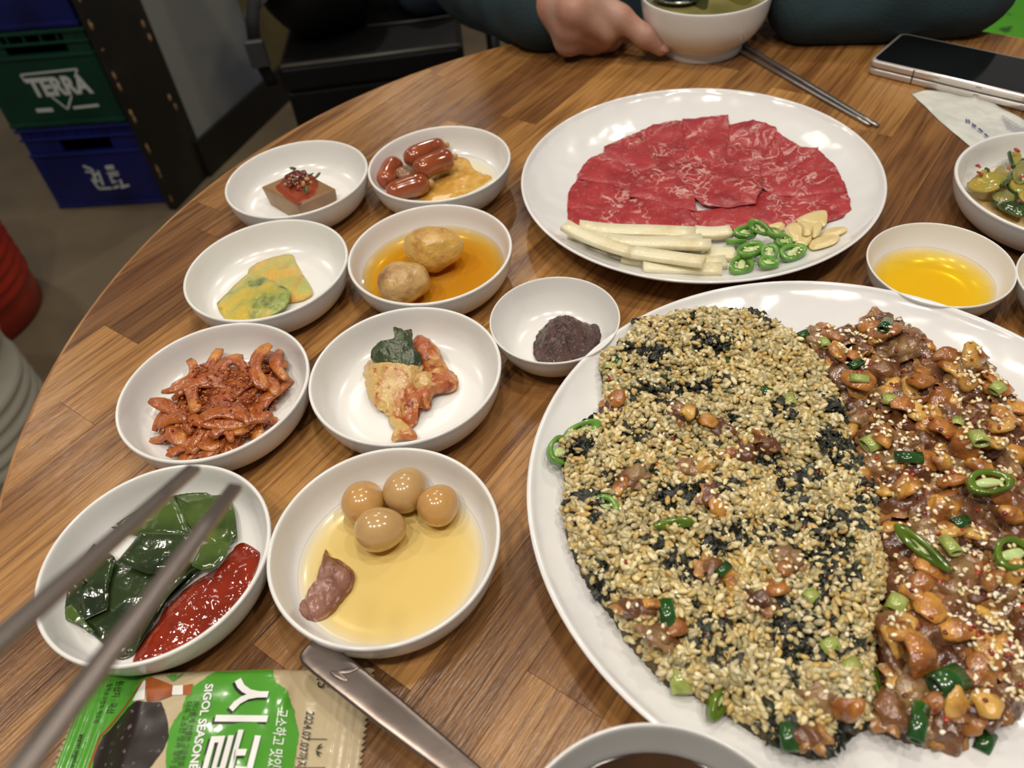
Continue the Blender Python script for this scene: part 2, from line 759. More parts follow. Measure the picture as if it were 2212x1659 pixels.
# black painted board with a chipped edge, standing in front of the wall
BOARD = M('black_painted_board', c('17150f'), 0.5, var=(c('26231e'), 9, 4, 0.5, 0.75))
CHIP = M('bare_chipped_wood', c('a8845a'), 0.8, var=(c('6b5138'), 60, 3, 0.4, 0.7))
bd = thing('partition_board', bA, 'tall black painted wooden board with a chipped edge beside the stacked crates', 'board')
Lb = np.linalg.norm(bB - bA)
V, F = box(0, Lb, 0, 0.022, 0, 2.2)
part('panel', xform(V, wang, bA), F, BOARD, bd, False)
crnd = random.Random(3)
for i in range(18):
    z = 0.05 + i * 0.05 + crnd.uniform(-0.024, 0.024)
    hgt, wdt = crnd.uniform(0.003, 0.017), crnd.uniform(0.0012, 0.0045)
    V, F = blob((0, 0, 0), (wdt, 0.0022, hgt), amp=0.003, freq=220, seed=i, nu=10, nv=6)
    V[:, 0] = V[:, 0] + 0.001
    V[:, 1] = V[:, 1] + 0.001
    part('chip', xform(V, wang, bA + np.array([0, 0, z])), F, CHIP, bd)
for (z, xx) in ((0.435, 0.165), (0.40, 0.168), (0.25, 0.15), (0.22, 0.158)):
    V, F = blob((xx, -0.0005, z), (0.004, 0.002, 0.010), amp=0.001, freq=200, seed=9, nu=10, nv=6)
    part('chip', xform(V, wang, bA), F, CHIP, bd)

# ------------------------------------------------------------------ bottle crates
GREENP = M('dark_green_plastic', c('0b3f30'), 0.38, var=(c('083426'), 8, 3, 0.4, 0.7))
BLUEP = M('navy_plastic', c('121d66'), 0.38, var=(c('0b1248'), 8, 3, 0.4, 0.7))
LOGO = M('crate_print', c('c9cfcb'), 0.6)
cA, cB = np.array([-1.200, 2.007, 0]), np.array([-0.890, 1.971, 0])
CW = float(np.linalg.norm(cB - cA))
cdir = (cB - cA) / CW
cang = math.atan2(cdir[1], cdir[0])
cnrm = np.array([cdir[1], -cdir[0], 0])
CH, CD = 0.240, 0.38


def crate_xy(px, py, z0):
    q = PPL(px, py, cA, cnrm)
    return float(np.dot(q - cA, cdir)), float(q[2] - z0)


def crate(z0, mat, label, hole, name='bottle_crate', dx=0.0):
    org = cA + cdir * dx + np.array([0, 0, z0])
    t = thing(name, org, label, 'crate', 'stacked bottle crates')
    X = lambda vf: (xform(vf[0], cang, org), vf[1])
    h0, h1, hx0, hx1 = hole
    th = 0.008
    b = []
    b.append(box(0.004, CW - 0.004, 0.004, 0.004 + th, 0.012, h0))                     # front below the hand hole
    b.append(box(0.004, hx0, 0.004, 0.004 + th, h0, h1))
    b.append(box(hx1, CW - 0.004, 0.004, 0.004 + th, h0, h1))
    b.append(box(0.004, CW - 0.004, 0.004, 0.004 + th, h1, CH - 0.004))
    b.append(box(0.004, 0.004 + th, 0.012, CD - 0.004, 0.012, CH - 0.004))
    b.append(box(CW - 0.004 - th, CW - 0.004, 0.012, CD - 0.004, 0.012, CH - 0.004))
    b.append(box(0.004, CW - 0.004, CD - 0.012, CD - 0.004, 0.012, CH - 0.004))
    b.append(box(0.006, CW - 0.006, 0.006, CD - 0.006, 0.004, 0.012))
    part('body', *X(merge(*b)), mat, t, False)
    rim = lambda z, hh, out: merge(box(-out, CW + out, -out, 0.006, z, z + hh, 0.0015), box(-out, 0.006, 0.006, CD, z, z + hh, 0.0015),
                                   box(CW - 0.006, CW + out, 0.006, CD, z, z + hh, 0.0015), box(-out, CW + out, CD - 0.006, CD + out, z, z + hh, 0.0015))
    part('bottom_rim', *X(rim(0.001, 0.012, 0.001)), mat, t, False)
    part('top_rim', *X(rim(CH - 0.010, 0.009, 0.003)), mat, t, False)
    part('ledge', *X(rim(CH - 0.034, 0.006, 0.003)), mat, t, False)
    part('ledge', *X(rim(h0 - 0.010, 0.008, 0.002)), mat, t, False)
    for k in range(7):
        xx = 0.03 + k * (CW - 0.06) / 6
        part('rib', *X(box(xx - 0.002, xx + 0.002, 0.0, 0.006, CH - 0.030, CH - 0.010)), mat, t, False)
    for xx in (0.0, CW - 0.022):
        part('corner_post', *X(box(xx, xx + 0.022, 0.001, 0.01, 0.013, h0 - 0.010, 0.002)), mat, t, False)
    return t, org


def crate_text(t, org, body, x0, x1, z0, z1, skew=0.0, off=0.0):
    V, F = text_geo(body, 1.0, off)
    mn, mx = V.min(0), V.max(0)
    u = (V[:, 0] - mn[0]) / (mx[0] - mn[0])
    w = (V[:, 1] - mn[1]) / (mx[1] - mn[1])
    Q = np.stack([x0 + u * (x1 - x0), np.full(len(u), 0.0034), z0 + w * (z1 - z0) + skew * (u - 0.5)], 1)
    part('print', xform(Q, cang, org), F, LOGO, t, False, label='pale printed lettering')


def crate_bar(t, org, p, q, w):
    p, q = np.array(p), np.array(q)
    d = (q - p) / np.linalg.norm(q - p)
    n = np.array([-d[1], d[0]]) * w / 2
    Q = [p + n, q + n, q - n, p - n]
    V = [(a[0], 0.0034, a[1]) for a in Q]
    part('print', xform(V, cang, org), [(0, 1, 2, 3)], LOGO, t, False)


t, org = crate(0.0, BLUEP, 'lower navy blue plastic bottle crate standing on the floor under the green crate', (crate_xy(185, 327, 0)[1], crate_xy(185, 300, 0)[1], crate_xy(130, 315, 0)[0], crate_xy(240, 310, 0)[0]))
# the cluster of brush characters on the lower crate
ZB = 0.0
bx0, bz0 = crate_xy(178, 355, ZB)
bx1, bz1 = crate_xy(270, 410, ZB)
strokes = [((178, 360), (197, 367), 5), ((183, 372), (202, 374), 4), ((197, 367), (206, 392), 6), ((210, 370), (222, 402), 5),
           ((197, 388), (212, 408), 5), ((200, 395), (214, 392), 4), ((226, 362), (244, 360), 5), ((228, 366), (246, 366), 4), ((230, 376), (254, 373), 4),
           ((234, 381), (256, 379), 4), ((236, 380), (244, 398), 5), ((240, 392), (252, 394), 4), ((244, 408), (256, 403), 5),
           ((212, 409), (240, 408), 5), ((258, 389), (264, 404), 5), ((260, 407), (278, 401), 5), ((205, 380), (212, 372), 4)]
for a, b_, w_ in strokes:
    crate_bar(t, org, crate_xy(a[0], a[1], ZB), crate_xy(b_[0], b_[1], ZB), w_ * 0.0013)

ZG = CH + 0.002
t, org = crate(ZG, GREENP, 'dark green plastic beer crate with a white printed logo between two navy crates', (crate_xy(80, 119, ZG)[1], crate_xy(80, 73, ZG)[1], crate_xy(6, 95, ZG)[0], crate_xy(146, 95, ZG)[0]), dx=-0.006)
gq = lambda px, py: crate_xy(px, py, ZG)
x0, zt = gq(52, 176)
x1, zb = gq(203, 204)
crate_text(t, org, 'TERRA', x0 + 0.006, x1 + 0.006, gq(128, 208)[1], gq(124, 166)[1], 0.0, 0.045)
for a, b_ in (((48, 163), (170, 150)), ((48, 163), (58, 178)), ((170, 150), (166, 168)), ((115, 210), (150, 237)), ((150, 237), (158, 208))):
    crate_bar(t, org, gq(*a), gq(*b_), 0.0045)
crate_bar(t, org, gq(82, 240), gq(118, 238), 0.010)
crate_bar(t, org, gq(162, 234), gq(217, 228), 0.007)
crate(2 * ZG, BLUEP, 'navy blue plastic bottle crate stacked on top of the green crate', (0.150, 0.185, 0.085, 0.225), dx=-0.012)

# ------------------------------------------------------------------ drum stools
def drum_stool(x, y, r, h, mat, label, cushion):
    t = thing('drum_stool', (x, y, 0), label, 'stool')
    prof = [(0, 0.0), (r * 0.94, 0.0), (r, 0.006), (r, 0.05)]
    for k in range(5):
        z = 0.085 + k * 0.028
        prof += [(r, z - 0.008), (r + 0.006, z), (r, z + 0.008)]
    prof += [(r, h * 0.62)]
    for k in range(3):
        z = h * 0.68 + k * 0.028
        prof += [(r, z - 0.008), (r + 0.006, z), (r, z + 0.008)]
    prof += [(r, h - 0.01), (r - 0.004, h), (0, h)]
    part('drum', *lathe(prof, 64, (x, y, 0)), mat, t)
    part('seat_cushion', *lathe([(0, h), (r * 0.97, h), (r * 1.02, h + 0.012), (r * 1.0, h + 0.03), (r * 0.9, h + 0.038), (0, h + 0.04)], 64, (x, y, 0)), cushion, t)
    return t


CUSH = M('black_vinyl', c('121212'), 0.4)
drum_stool(-1.29, 1.545, 0.185, 0.40, M('red_painted_steel', c('a32a18'), 0.42, var=(c('7c1d10'), 6, 3, 0.45, 0.7)),
           'red ribbed drum stool standing on the floor behind the off white drum stool', CUSH)
drum_stool(-1.075, 1.06, 0.185, 0.40, M('offwhite_painted_steel', c('b7b4a4'), 0.45, var=(c('8f8d80'), 7, 4, 0.55, 0.75)),
           'off white ribbed drum stool standing beside the round table', CUSH)

# ------------------------------------------------------------------ black box bench with a bag and a garment
VINYL = M('black_bench_vinyl', c('090909'), 0.55, spec=0.25, bump=(0.2, 90, 2))
bench = thing('bench_seat', (-0.19, 1.90, 0), 'black padded box bench seat by the olive wall panel', 'bench')
part('base', *box(-0.40, -0.02, 1.66, 2.10, 0, 0.40, 0.004), VINYL, bench, False)
part('seat_cushion', *box(-0.405, -0.015, 1.65, 2.08, 0.402, 0.465, 0.012), VINYL, bench, False)
V, F = box(-0.405, -0.015, 2.03, 2.12, 0.465, 0.92, 0.018)
part('backrest', V, F, VINYL, bench, False)
part('highlight_piping', *sweep([(-0.395, 1.652, 0.463), (-0.2, 1.649, 0.464), (-0.02, 1.652, 0.463)], circ(0.003, 8)), M('grey_piping_highlight', c('57544c'), 0.4), bench)  # piping in grey, drawing the highlight along the seat's front edge
part('highlight_piping', *sweep([(-0.22, 1.80, 0.468), (-0.12, 1.795, 0.468), (-0.03, 1.80, 0.468)], circ(0.002, 8)), M('grey_seam_highlight', c('4a4740'), 0.4), bench)  # grey line in place of the highlight across the seat top

CLOTHB = M('black_nylon', c('0c0c0d'), 0.6, spec=0.25, bump=(0.3, 70, 3))
bag = thing('shoulder_bag', (-0.33, 1.78, 0.466), 'black nylon bag with a grey flap and buckled strap lying on the bench seat', 'bag')
V, F = blob((-0.30, 1.83, 0.60), (0.13, 0.15, 0.14), amp=0.03, freq=8, seed=4, nu=32, nv=22)
V[:, 2] = np.maximum(V[:, 2], 0.467)
part('body', V, F, CLOTHB, bag)
FLAP = M('grey_sheen_nylon', c('3a3b3d'), 0.35, bump=(0.3, 60, 2))
fl = [(-0.445, 1.70), (-0.35, 1.665), (-0.33, 1.75), (-0.36, 1.86), (-0.43, 1.88), (-0.47, 1.80)]
V, F = patch(fl, lambda x, y: 0.63 - 0.9 * np.abs(x + 0.36) - 0.25 * np.maximum(0, 1.74 - y), 0.006)
part('flap', V, F, FLAP, bag)
pth = resample(smooth_prof([(-0.41, 1.68, 0.60), (-0.425, 1.645, 0.55), (-0.43, 1.642, 0.49), (-0.42, 1.645, 0.43)], 5), 12)
part('strap', *sweep(pth, rrect(0.026, 0.003, 0.001), up=(0, 1, 0)), CLOTHB, bag)
V, F = box(-0.448, -0.41, 1.628, 1.642, 0.475, 0.53, 0.003)
part('buckle', V, F, M('grey_buckle_plastic', c('333437'), 0.35), bag, False)
V, F = blob((-0.075, 1.88, 0.515), (0.085, 0.10, 0.052), amp=0.03, freq=11, seed=11, nu=36, nv=20)
V[:, 2] = np.maximum(V[:, 2], 0.467)
solo('folded_garment', V, F, M('navy_cloth', c('14202f'), 0.8, var=(c('1f3448'), 10, 3, 0.45, 0.7)),
     'dark blue folded garment lying on the black bench seat', 'clothing')

# low stool far behind with thin dark legs
st = thing('low_stool', (0.19, 2.05, 0), 'dark low stool with thin legs on the floor behind the person', 'stool')
part('seat', *box(0.04, 0.34, 1.92, 2.20, 0.42, 0.46, 0.008), VINYL, st, False)
for (xx, yy) in ((0.06, 1.94), (0.32, 1.94), (0.06, 2.18), (0.32, 2.18)):
    part('leg', *sweep([(xx, yy, 0.42), (xx, yy, 0.2), (xx, yy, 0)], circ(0.014, 8)), BLACKPLASTIC, st)

# green cushion stool to the right
GREENC = M('green_print_fabric', c('4fa01c'), 0.7, var=(c('123c08'), 34, 1.5, 0.64, 0.67), var2=(c('3b8a14'), 6, 2, 0.4, 0.7))
gs = thing('cushioned_stool', (1.0, 1.42, 0), 'stool with a bright green cushion printed with dark specks beyond the table', 'stool')
V, F = box(0.72, 1.28, 1.12, 1.75, 0.405, 0.47, 0.02)
part('cushion', V, F, GREENC, gs, False)
part('seat', *box(0.73, 1.27, 1.13, 1.74, 0.375, 0.404, 0.004), BLACKPLASTIC, gs, False)
for (xx, yy) in ((0.76, 1.16), (1.24, 1.16), (0.76, 1.71), (1.24, 1.71)):
    part('leg', *sweep([(xx, yy, 0.376), (xx, yy, 0.2), (xx, yy, 0)], circ(0.016, 8)), BLACKPLASTIC, gs)

# ------------------------------------------------------------------ round table
TC, TR = np.array([0.1976, 0.4284]), 0.555
table = thing('round_table', (TC[0], TC[1], 0), 'round restaurant table with a top of honey brown wooden planks', 'table')
EDGE = M('wood_edge', c('8f6238'), 0.4, var=(c('b98a55'), 20, 3, 0.4, 0.7))
CORE = M('table_core', c('3a2617'), 0.6)
part('core', *lathe([(0, TZ - 0.026), (TR - 0.004, TZ - 0.026), (TR - 0.004, TZ - 0.0045), (0, TZ - 0.0045)], 128, (TC[0], TC[1], 0)), CORE, table, False)
part('edge_band', *lathe([(TR - 0.004, TZ - 0.027), (TR - 0.001, TZ - 0.026), (TR, TZ - 0.022), (TR, TZ - 0.004), (TR - 0.0012, TZ - 0.0006), (TR - 0.004, TZ - 0.0001), (TR - 0.004, TZ - 0.02)], 160, (TC[0], TC[1], 0)), EDGE, table)
part('pedestal', *lathe([(0, 0.03), (0.05, 0.03), (0.045, 0.08), (0.038, 0.2), (0.038, 0.66), (0.06, 0.70), (0.16, 0.714), (0, 0.714)], 40, (TC[0], TC[1], 0)), BLACKPLASTIC, table)
part('foot_plate', *lathe([(0, 0), (0.27, 0), (0.275, 0.008), (0.26, 0.018), (0.06, 0.03), (0, 0.03)], 64, (TC[0], TC[1], 0)), BLACKPLASTIC, table)
GA = math.radians(50)
circp = [((TR - 0.0042) * math.cos(a), (TR - 0.0042) * math.sin(a)) for a in np.linspace(0, 2 * math.pi, 180, endpoint=False)]


def clip_half(poly, ax, val, keep_less):
    out = []
    for i in range(len(poly)):
        a, b = poly[i - 1], poly[i]
        ia = (a[ax] <= val) if keep_less else (a[ax] >= val)
        ib = (b[ax] <= val) if keep_less else (b[ax] >= val)
        if ia != ib:
            t = (val - a[ax]) / (b[ax] - a[ax])
            out.append((a[0] + t * (b[0] - a[0]), a[1] + t * (b[1] - a[1])))
        if ib:
            out.append(b)
    return out


prnd = random.Random(21)
PWID = 0.0455
row = -13
ztop, zbot = TZ, TZ - 0.0045
while row < 13:
    y0, y1 = row * PWID, (row + 1) * PWID
    x = -TR - prnd.uniform(0, 0.4)
    while x < TR:
        ln = prnd.uniform(0.26, 0.52)
        g = 0.00012
        poly = circp
        for ax, val, less in ((0, x + g, False), (0, x + ln - g, True), (1, y0 + g, False), (1, y1 - g, True)):
            poly = clip_half(poly, ax, val, less)
            if len(poly) < 3:
                break
        x += ln
        if len(poly) < 3:
            continue
        q = np.array(poly)
        ar = 0.5 * abs(np.sum(q[:, 0] * np.roll(q[:, 1], -1) - q[:, 1] * np.roll(q[:, 0], -1)))
        if ar < 2e-5:
            continue
        cen = q.mean(0)
        n = len(q)
        V = np.vstack([np.c_[q - cen, np.zeros(n)], np.c_[q - cen, np.full(n, zbot - ztop)]])
        F = [tuple(range(n)), tuple(range(n, 2 * n))[::-1]] + [(i, n + i, n + (i + 1) % n, (i + 1) % n)[::1] for i in range(n)]
        me = make_mesh('plank', V, F, WOOD, False)
        ca, sa = math.cos(GA), math.sin(GA)
        o = link('plank', me, (cen[0] * ca - cen[1] * sa, cen[0] * sa + cen[1] * ca, ztop), table)
        o.rotation_euler = (0, 0, GA)
    row += 1

# ------------------------------------------------------------------ crockery
DISH = smooth_prof([(0.0, 0.0035), (0.043, 0.0035), (0.0448, 0.0012), (0.047, 0.0), (0.0495, 0.0008), (0.053, 0.0035), (0.0582, 0.0080), (0.0622, 0.0145),
                    (0.0646, 0.0220), (0.0656, 0.0288), (0.0659, 0.0310), (0.0653, 0.0320), (0.0643, 0.0321), (0.0634, 0.0312), (0.0622, 0.0270), (0.0604, 0.0200), (0.0572, 0.0130),
                    (0.0525, 0.0088), (0.0475, 0.0067), (0.043, 0.0057), (0.038, 0.0052), (0.03, 0.0050), (0.0, 0.0050)], 3)
DISH[:, 0] = np.maximum(DISH[:, 0], 0)
DF = TZ + 0.0052            # inside floor of a side dish
DC = {'A': (-0.1722, 0.6551), 'B': (-0.0410, 0.6504), 'C': (-0.1829, 0.5217), 'D': (-0.0517, 0.5157),
      'E': (-0.2021, 0.3912), 'F': (-0.0707, 0.3840), 'G': (-0.2123, 0.2592), 'H': (-0.0818, 0.2518)}
DL = {'A': 'white side dish holding a single block of acorn jelly', 'B': 'white side dish holding small glazed sausages',
      'C': 'white side dish holding a yellow green vegetable pancake', 'D': 'white side dish holding two whole potatoes in brown broth',
      'E': 'white side dish holding red seasoned radish strips', 'F': 'white side dish holding a folded piece of cabbage kimchi',
      'G': 'white side dish holding green kelp and red chilli sauce', 'H': 'white side dish holding quail eggs and a beef piece in yellow broth'}
dv, dfc = lathe([(a * 0.995, b) for a, b in DISH], 96)
dish_me = make_mesh('side_dish', dv, dfc, MELAMINE)
for k, (x, y) in DC.items():
    o = link('side_dish', dish_me, (x, y, TZ))
    set_tags(o, DL[k], 'dish', 'round white side dishes')


def dish_z(r):
    """height of the inner surface of a side dish above the table"""
    return np.interp(r, [0, 0.0415, 0.043, 0.0475, 0.0525, 0.0572, 0.0604, 0.0622], [0.0050, 0.0052, 0.0058, 0.0067, 0.0088, 0.0130, 0.0200, 0.0270])


def liquid_body(cx, cy, level, prof, R_at):
    """closed liquid filling a round vessel up to a level (above the table)"""
    rr = [p for p in prof if p[1] < level]
    p = [(0, level)] + [(R_at * s, level) for s in (0.3, 0.6, 0.85, 0.96)] + [(R_at, level + 0.0004), (R_at + 0.0007, level + 0.0007), (R_at + 0.0006, level - 0.0003)]
    p += [(r + 0.0004, z - 0.0006) for r, z in rr[::-1]]
    if p[-1][0] > 1e-6:
        p.append((0, p[-1][1]))
    return lathe(p, 80, (cx, cy, TZ))


DIN = [(0.0, 0.0050), (0.03, 0.0050), (0.0415, 0.0052), (0.043, 0.0058), (0.0475, 0.0067), (0.0525, 0.0088), (0.0572, 0.0130), (0.0604, 0.0200), (0.0622, 0.027)]


def fill_dish(key, level, mat, label, name='broth'):
    R_at = float(np.interp(level, [p[1] for p in DIN[1:]], [p[0] for p in DIN[1:]]))
    V, F = liquid_body(DC[key][0], DC[key][1], level, DIN, R_at)
    return solo(name, V, F, mat, label, 'liquid')


# small bowls
SB = smooth_prof([(0.0, 0.003), (0.5, 0.003), (0.52, 0.0), (0.58, 0.0), (0.64, 0.003), (0.80, 0.010), (0.93, 0.020), (0.985, 0.029), (1.0, 0.0315), (0.99, 0.0325), (0.972, 0.0320), (0.95, 0.028),
                  (0.89, 0.0195), (0.76, 0.0105), (0.60, 0.0060), (0.4, 0.0050), (0.0, 0.0050)], 3)


def small_bowl(x, y, r, label, zs=1.0):
    p = [(max(0, a * r), b * zs) for a, b in SB]
    V, F = lathe(p, 80)
    o = link('sauce_bowl', make_mesh('sauce_bowl', V, F, MELAMINE), (x, y, TZ))
    return set_tags(o, label, 'bowl', 'small white sauce bowls')


small_bowl(0.0354, 0.4178, 0.0461, 'small white bowl holding dark soybean paste')
small_bowl(0.3128, 0.4255, 0.0490, 'small white bowl holding yellow oil')
small_bowl(0.401, 0.385, 0.0490, 'small white bowl next to the oil bowl')
OIN = [(0.0, 0.0050), (0.4, 0.0050), (0.60, 0.0060), (0.76, 0.0105), (0.89, 0.0195), (0.95, 0.028)]
V, F = liquid_body(0.3128, 0.4255, 0.0150, [(a * 0.049, b) for a, b in OIN], 0.049 * 0.83)
solo('oil', V, F, liquid('yellow_oil', (0.975, 0.875, 0.0), 150), 'yellow seasoned oil filling the small bowl', 'oil')
# third bowl with the same oil, mostly out of the picture
V, F = liquid_body(0.401, 0.385, 0.0130, [(a * 0.049, b) for a, b in OIN], 0.049 * 0.81)
solo('oil', V, F, liquid('yellow_oil_pool', (0.975, 0.875, 0.0), 150), 'yellow oil in the bowl next to the first oil bowl', 'oil')

# larger side bowl with seasoned cucumber
ZC, ZR = (0.4484, 0.5019), 0.0796
p = [(max(0, a * ZR / 0.066), b * 1.0) for a, b in DISH]
V, F = lathe(p, 96)
set_tags(link('side_dish', make_mesh('wide_side_dish', V, F, MELAMINE), (ZC[0], ZC[1], TZ)),
         'wide white dish holding seasoned cucumber slices', 'dish', 'round white side dishes')

# hammered plates
def plate_profile(R):
    return smooth_prof([(0, 0.004), (0.50 * R, 0.004), (0.52 * R, 0.0), (0.58 * R, 0.0), (0.62 * R, 0.004), (0.80 * R, 0.0120), (0.93 * R, 0.0215), (0.99 * R, 0.0290),
                        (1.0 * R, 0.0308), (0.995 * R, 0.0318), (0.985 * R, 0.0316), (0.96 * R, 0.0275), (0.90 * R, 0.0215), (0.80 * R, 0.0150), (0.70 * R, 0.0108), (0.60 * R, 0.0088), (0.40 * R, 0.0080), (0, 0.0080)], 4)


def plate_h(r, R):
    return np.interp(np.asarray(r) / R, [0, 0.4, 0.6, 0.7, 0.8, 0.9, 0.96, 0.985], [0.0080, 0.0080, 0.0088, 0.0108, 0.0150, 0.0215, 0.0275, 0.0316])


def plate(x, y, R, label, seed):
    V, F = lathe([(max(0, a), b) for a, b in plate_profile(R)], 128)
    r = np.hypot(V[:, 0], V[:, 1])
    up = (np.arange(len(V)) > len(V) * 0.52)
    amp = np.where(up & (r > 0.55 * R) & (r < 0.975 * R), 0.0007, 0.0)
    V[:, 2] += amp * vnoise(np.c_[V[:, :2], np.zeros(len(V))], 75, seed, 1)
    return set_tags(link('plate', make_mesh('plate', V, F, HAMMER), (x, y, TZ)), label, 'plate', 'large white hammered plates')


MPC, MPR = np.array([0.1788, 0.5834]), 0.1505
BPC, BPR = np.array([0.1770, 0.2520]), 0.1775
plate(*MPC, MPR, 'large white plate with raw red beef slices', 1)
plate(*BPC, BPR, 'large white plate heaped with seaweed rice and clams', 2)

# ------------------------------------------------------------------ food in the side dishes
def out_px(pts, h):
    return [tuple(P(a, b, h)[:2]) for a, b in pts]


def zoomed(ox, oy, s):
    return lambda pts: [(ox + a / s, oy + b / s) for a, b in pts]


# A: acorn jelly
JEL = M('acorn_jelly', c('94734f'), 0.25, sss=(0.15, (0.004, 0.003, 0.002)), var=(c('836243'), 40, 2, 0.4, 0.7))
zA = zoomed(380, 250, 2.989)
jt = thing('acorn_jelly', (*P(642, 410, 0.01)[:2], DF), 'brown square block of acorn jelly topped with red seasoning', 'food')
top = [P(a, b, 0.023) for a, b in zA([(553, 458), (795, 578), (1030, 470), (800, 352)])]
bot = [P(a, b, 0.0055) for a, b in zA([(620, 560), (800, 668), (1055, 545), (860, 452)])]
q0 = np.array(top)[:, :2]
q1 = np.array(bot)[:, :2]
q1 = q1 + (q0.mean(0) - q1.mean(0))
nb = 6
V, F = [], []
for k, (qq, z) in enumerate(((q0 * 0.94 + q0.mean(0) * 0.06, TZ + 0.0235), (q0, TZ + 0.0222), (q0 * 0.5 + q1 * 0.5, TZ + 0.014), (q1, TZ + 0.0052))):
    ring = resample(qq, 32, True)
    V.append(np.c_[ring, np.full(32, z)])
V = np.vstack(V)
for k in range(3):
    for i in range(32):
        j = (i + 1) % 32
        F.append((k * 32 + i, (k + 1) * 32 + i, (k + 1) * 32 + j, k * 32 + j))
F.append(tuple(range(32)))
F.append(tuple(range(96, 128))[::-1])
part('block', V, F, JEL, jt, False)
REDSAUCE = M('red_brown_sauce', c('8a3c22'), 0.12, coat=0.5)
so = out_px(zA([(640, 470), (700, 520), (770, 575), (830, 550), (905, 505), (920, 440), (890, 390), (800, 355), (730, 370), (680, 420)]), 0.0235)
V, F = patch(so, flatz(TZ + 0.0233), 0.0012, edge=0.1, jit=0.05)
sauce = part('seasoning', V, F, REDSAUCE, jt)
SEAS = [M('seasoning_red', c('7a2b1c'), 0.2, coat=0.4), M('seasoning_amber', c('a8662a'), 0.2, coat=0.4), M('seasoning_green', c('3b4a22'), 0.3, coat=0.3), M('seasoning_pale', c('b98e5e'), 0.3, coat=0.3)]
for i in range(46):
    a, rr = rnd.uniform(0, 6.28), 0.0115 * math.sqrt(rnd.random())
    cc = P(*zA([(785, 425)])[0], 0.028)
    s = rnd.uniform(0.0012, 0.0028)
    V, F = blob((cc[0] + rr * math.cos(a), cc[1] + rr * math.sin(a), TZ + 0.0245 + 0.009 * (1 - (rr / 0.012) ** 2) * rnd.random()),
                (s, s * 0.8, s * 0.7), (rnd.random(), rnd.random(), a), 0.0008, 300, i, 9, 6)
    part('seasoning_bit', V, F, SEAS[0 if i % 2 else rnd.choice((0, 1, 1, 2, 3))], sauce)
V, F = blob((*P(*zA([(785, 420)])[0], 0.024)[:2], TZ + 0.0255), (0.0115, 0.0095, 0.0062), amp=0.003, freq=190, seed=4)
part('seasoning_heap', V, F, M('seasoning_mass', c('5e2417'), 0.15, coat=0.6), sauce)
for (a, b) in ((755, 340), (915, 385), (840, 470), (870, 380)):
    cc = P(*zA([(a, b)])[0], 0.030)
    V, F = blob(cc, (0.0042, 0.0026, 0.0009), (0.3, 0.4, a), 0.0005, 300, 3, 12, 8)
    part('herb_bit', V, F, SEAS[2], sauce)

# B: sausages and their sauce
zB = zA
SAUS = M('glazed_sausage', c('93461f'), 0.16, coat=0.7, var=(c('6f2f16'), 45, 3, 0.4, 0.7), var2=(c('b0653a'), 90, 2, 0.55, 0.75))
for i, (a, b, h, rad, tip) in enumerate((((1480, 300), (1740, 190), 0.019, 0.0098, 0.001), ((1545, 375), (1795, 270), 0.022, 0.0105, 0.001),
                                         ((1345, 455), (1430, 300), 0.015, 0.0100, 0.001), ((1360, 515), (1640, 435), 0.0155, 0.0100, 0.002))):
    p0, p1 = P(*zB([a])[0], h), P(*zB([b])[0], h)
    d = p1 - p0
    L_ = np.linalg.norm(d)
    side = np.array([-d[1], d[0], 0]) / L_
    ts = np.linspace(0, 1, 16)
    path = [p0 + d * t + side * 0.002 * math.sin(math.pi * t) + np.array([0, 0, 0.001 * math.sin(math.pi * t)]) for t in ts]
    sc = [rad * max(0.12, (1 - abs(2 * t - 1) ** 5) ** 0.5) * (1 + 0.05 * math.sin(7 * t + i)) for t in ts]
    body = sweep(path, circ(1.0, 18), sc)
    lab = ('glazed brown cocktail sausage at the back of the heap', 'plump glazed cocktail sausage lying on top of the heap',
           'glazed cocktail sausage leaning on the dish wall', 'glazed brown cocktail sausage lying in front of the others')[i]
    sg = thing('cocktail_sausage', (*((p0 + p1) / 2)[:2], TZ + h - rad), lab, 'sausage', 'cocktail sausages in the dish')
    part('casing', body[0], body[1], SAUS, sg)
    kn = blob(p1 + d / L_ * 0.001, (0.0035, 0.003, 0.003), amp=0.0012, freq=300, seed=i, nu=12, nv=8)
    part('twisted_end', kn[0], kn[1], M('pale_casing_end', c('b98a4e'), 0.3), sg)
V, F = blob(P(*zB([(1475, 380)])[0], 0.014), (0.0075, 0.011, 0.006), (0, 0, 1.0), 0.002, 200, 5)
solo('onion_piece', V, F, M('stewed_onion', c('8f6a50'), 0.2, coat=0.5, var=(c('6f4a34'), 90, 3, 0.4, 0.7)), 'soft brown stewed onion piece between the sausages', 'onion')
oc = np.array(DC['B'])
so = out_px(zB([(1560, 520), (1700, 530), (1850, 490), (1970, 430), (2035, 400), (2020, 370), (1930, 330), (1880, 270), (1800, 262), (1720, 300), (1640, 400), (1580, 470)]), 0.009)
zf = lambda x, y: TZ + dish_z(np.hypot(x - oc[0], y - oc[1])) - 0.0003
V, F = patch(so, zf, 0.0028, n=80, rings=10, edge=0.15, pw=5, bump=0.0006, bfreq=220, jit=0.03)
solo('onion_sauce', V, F, M('golden_onion_sauce', c('c79b4c'), 0.15, coat=0.5, var=(c('dcb873'), 130, 3, 0.45, 0.7), sss=(0.1, (0.003, 0.002, 0.001))),
     'golden grainy onion sauce pooled beside the sausages', 'sauce')
fill_dish('B', 0.0082, liquid('thin_syrup', (0.95, 0.88, 0.55), 90), 'thin clear syrup covering the sausage dish floor', 'syrup')

